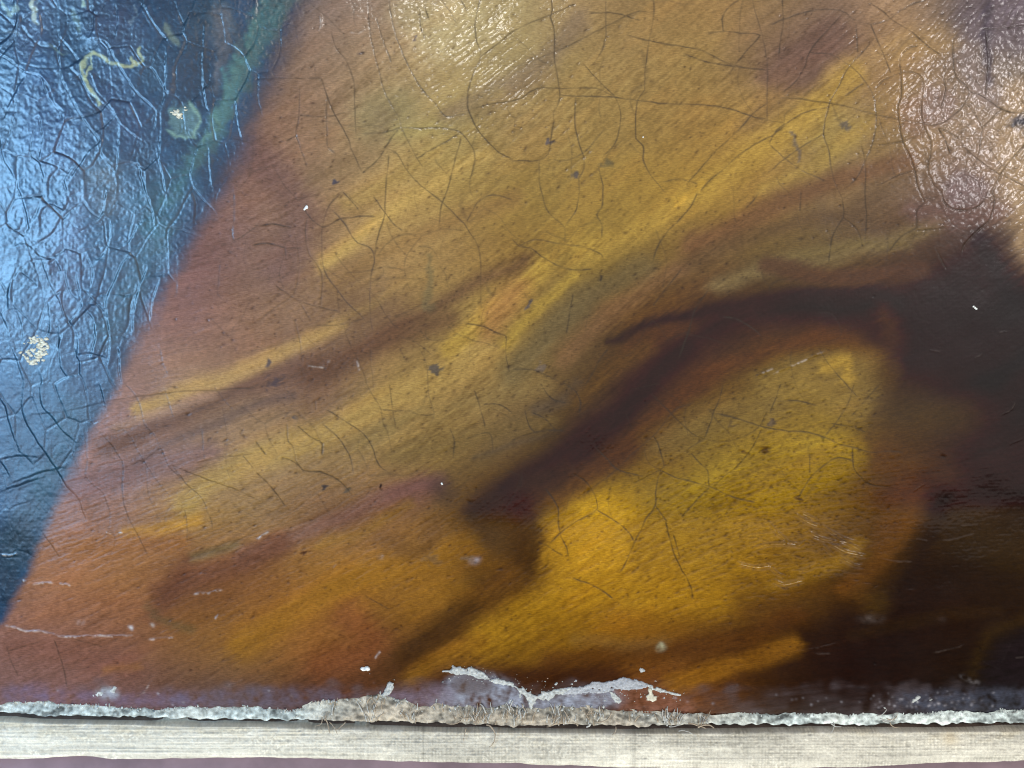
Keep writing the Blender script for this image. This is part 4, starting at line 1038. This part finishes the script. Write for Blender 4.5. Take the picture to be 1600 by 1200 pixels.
for (nm, m, n, rngs, lab) in [('frayed_tan_threads', M_THREAD, 260, [(505,1130)], 'tan thread stubs of the frayed canvas edge'), ('frayed_white_threads', M_THREADW, 260, [(440,1160),(505,1130),(560,900)], 'whitened thread stubs of the canvas edge')]:
    bm = bmesh.new()
    for k in range(n):
        a, b = random.choice(rngs); x = random.choice([random.uniform(a, b), random.gauss(random.choice([540, 575, 660, 745, 800, 868, 940, 1010, 1050, 1095]), 9)]); x = round(x / 3.7) * 3.7 + random.gauss(0, .5); yt, yb = float(y_edge(x)), float(y_gap(x))
        if clump(x) < random.uniform(-.6, .8): continue
        mid = 505 < x < 1110
        y = random.uniform(yt + 5, yb - 1) if mid else random.uniform(yt, yb - 3); ln = random.uniform(5, 19 if mid else 6)
        hair(bm, x, y, -4.2 + random.uniform(-1, 1.5), -math.pi / 2 + random.gauss(0, .2 if mid else .5), ln, random.uniform(.7, 1.35), .10, 5)
    finish(bm, nm, m, lab, True)
for (x, y, ang, ln, r, mw, lab) in [(508,1122,1.0,26,1.0,0,None),(515,1128,.7,24,.8,0,None),(503,1120,1.2,22,.8,0,None),(540,1128,2.0,20,1,0,None),(720,1125,2.2,26,1.1,0,None),(735,1120,2.4,30,1.0,0,None),(760,1132,-.25,46,1.3,0,'long tan thread lying over the gap'),
        (728,1138,2.0,20,.9,0,None),(870,1128,2.4,18,1,0,None),(955,1112,1.35,34,1.3,0,'dark tan thread hanging across the gap at mid edge'),(962,1135,1.2,16,.8,0,None),(1045,1135,.35,30,.8,1,None),(1060,1142,-.3,34,.7,1,None),(1075,1130,-.2,30,1.4,0,None),(1090,1136,-.6,28,1.6,0,'thick tan thread knot crossing the dark gap'),
        (1298,1130,.9,18,.9,1,None),(1302,1128,1.2,20,.8,1,None),(1375,1122,.5,24,1.2,1,'white loose thread tuft drooping over the linen'),(1378,1125,.8,26,1.2,1,None),(1385,1122,1.0,26,1.0,0,None),(1390,1128,1.3,18,1.0,0,None),(1370,1118,.2,20,1.0,1,None),(922,1130,1.5,9,2.0,1,None)]:
    bm = bmesh.new(); hair(bm, x, y, 1.5, ang, ln, r, .18, 8, -.06); o = finish(bm, 'loose_thread', M_THREADW if mw else M_THREAD, lab)

# thick cream dabs of the painted beads
def dab(pts, n, r0, r1, spread, label):
    crumbs(pts, n, r0, r1, spread, M_DAB, 'impasto_dab', label, False, 2)
dab([(268,176),(276,174),(281,182)], 26, 1.0, 3.0, 2.2, 'cream highlight dab on the painted pearl')
dab([(288,168),(290,171)], 5, .8, 1.6, 1.2, 'small cream touch beside the pearl highlight')
dab([(45,535),(60,530),(70,540),(62,555),(48,568),(42,555),(52,545)], 120, 1.0, 3.0, 4.0, 'rough cream dab of the lower painted bead')

# specks of lint resting on the varnish
def lint(x, y, pts, r, label):
    bm = bmesh.new(); 
    for (a, b) in pts: blob(bm, x + a, y + b, surf(x, y) + r * .5, r, r * .8, r * .6, .5, 2, .15)
    me = bpy.data.meshes.new('lint_speck'); bm.to_mesh(me); bm.free(); o = bpy.data.objects.new('lint_speck', me); COL.objects.link(o); me.materials.append(M_LINT)
    o['label'] = label; o['category'] = 'lint'; o['group'] = 'white lint specks on the painting'
lint(478, 325, [(0, 0), (1.5, -2), (-1.5, 2), (2, 0)], 2.3, 'bright white lint speck on the mauve-brown robe near the blue cloth')
lint(1523, 481, [(-2.5, -2), (0, 0), (2, 1.6)], 1.7, 'slanted white lint speck on the dark brown fold at the right')
lint(1005, 214, [(0, 0)], 1.4, 'tiny round white lint speck on the upper gold between fine cracks')
lint(690, 755, [(0, 0), (1, 1.6)], 1.5, 'small white lint speck beside the grey smudge under the robe fold')

# the surface the painting lies on
tb = box_mesh('tabletop', (-.6, -.6, -.045), (.6, .6, -.0188)); o = link('tabletop', tb, None, M_TABLE); o['kind'] = 'structure'; o['label'] = 'mauve-brown tabletop below the painting'
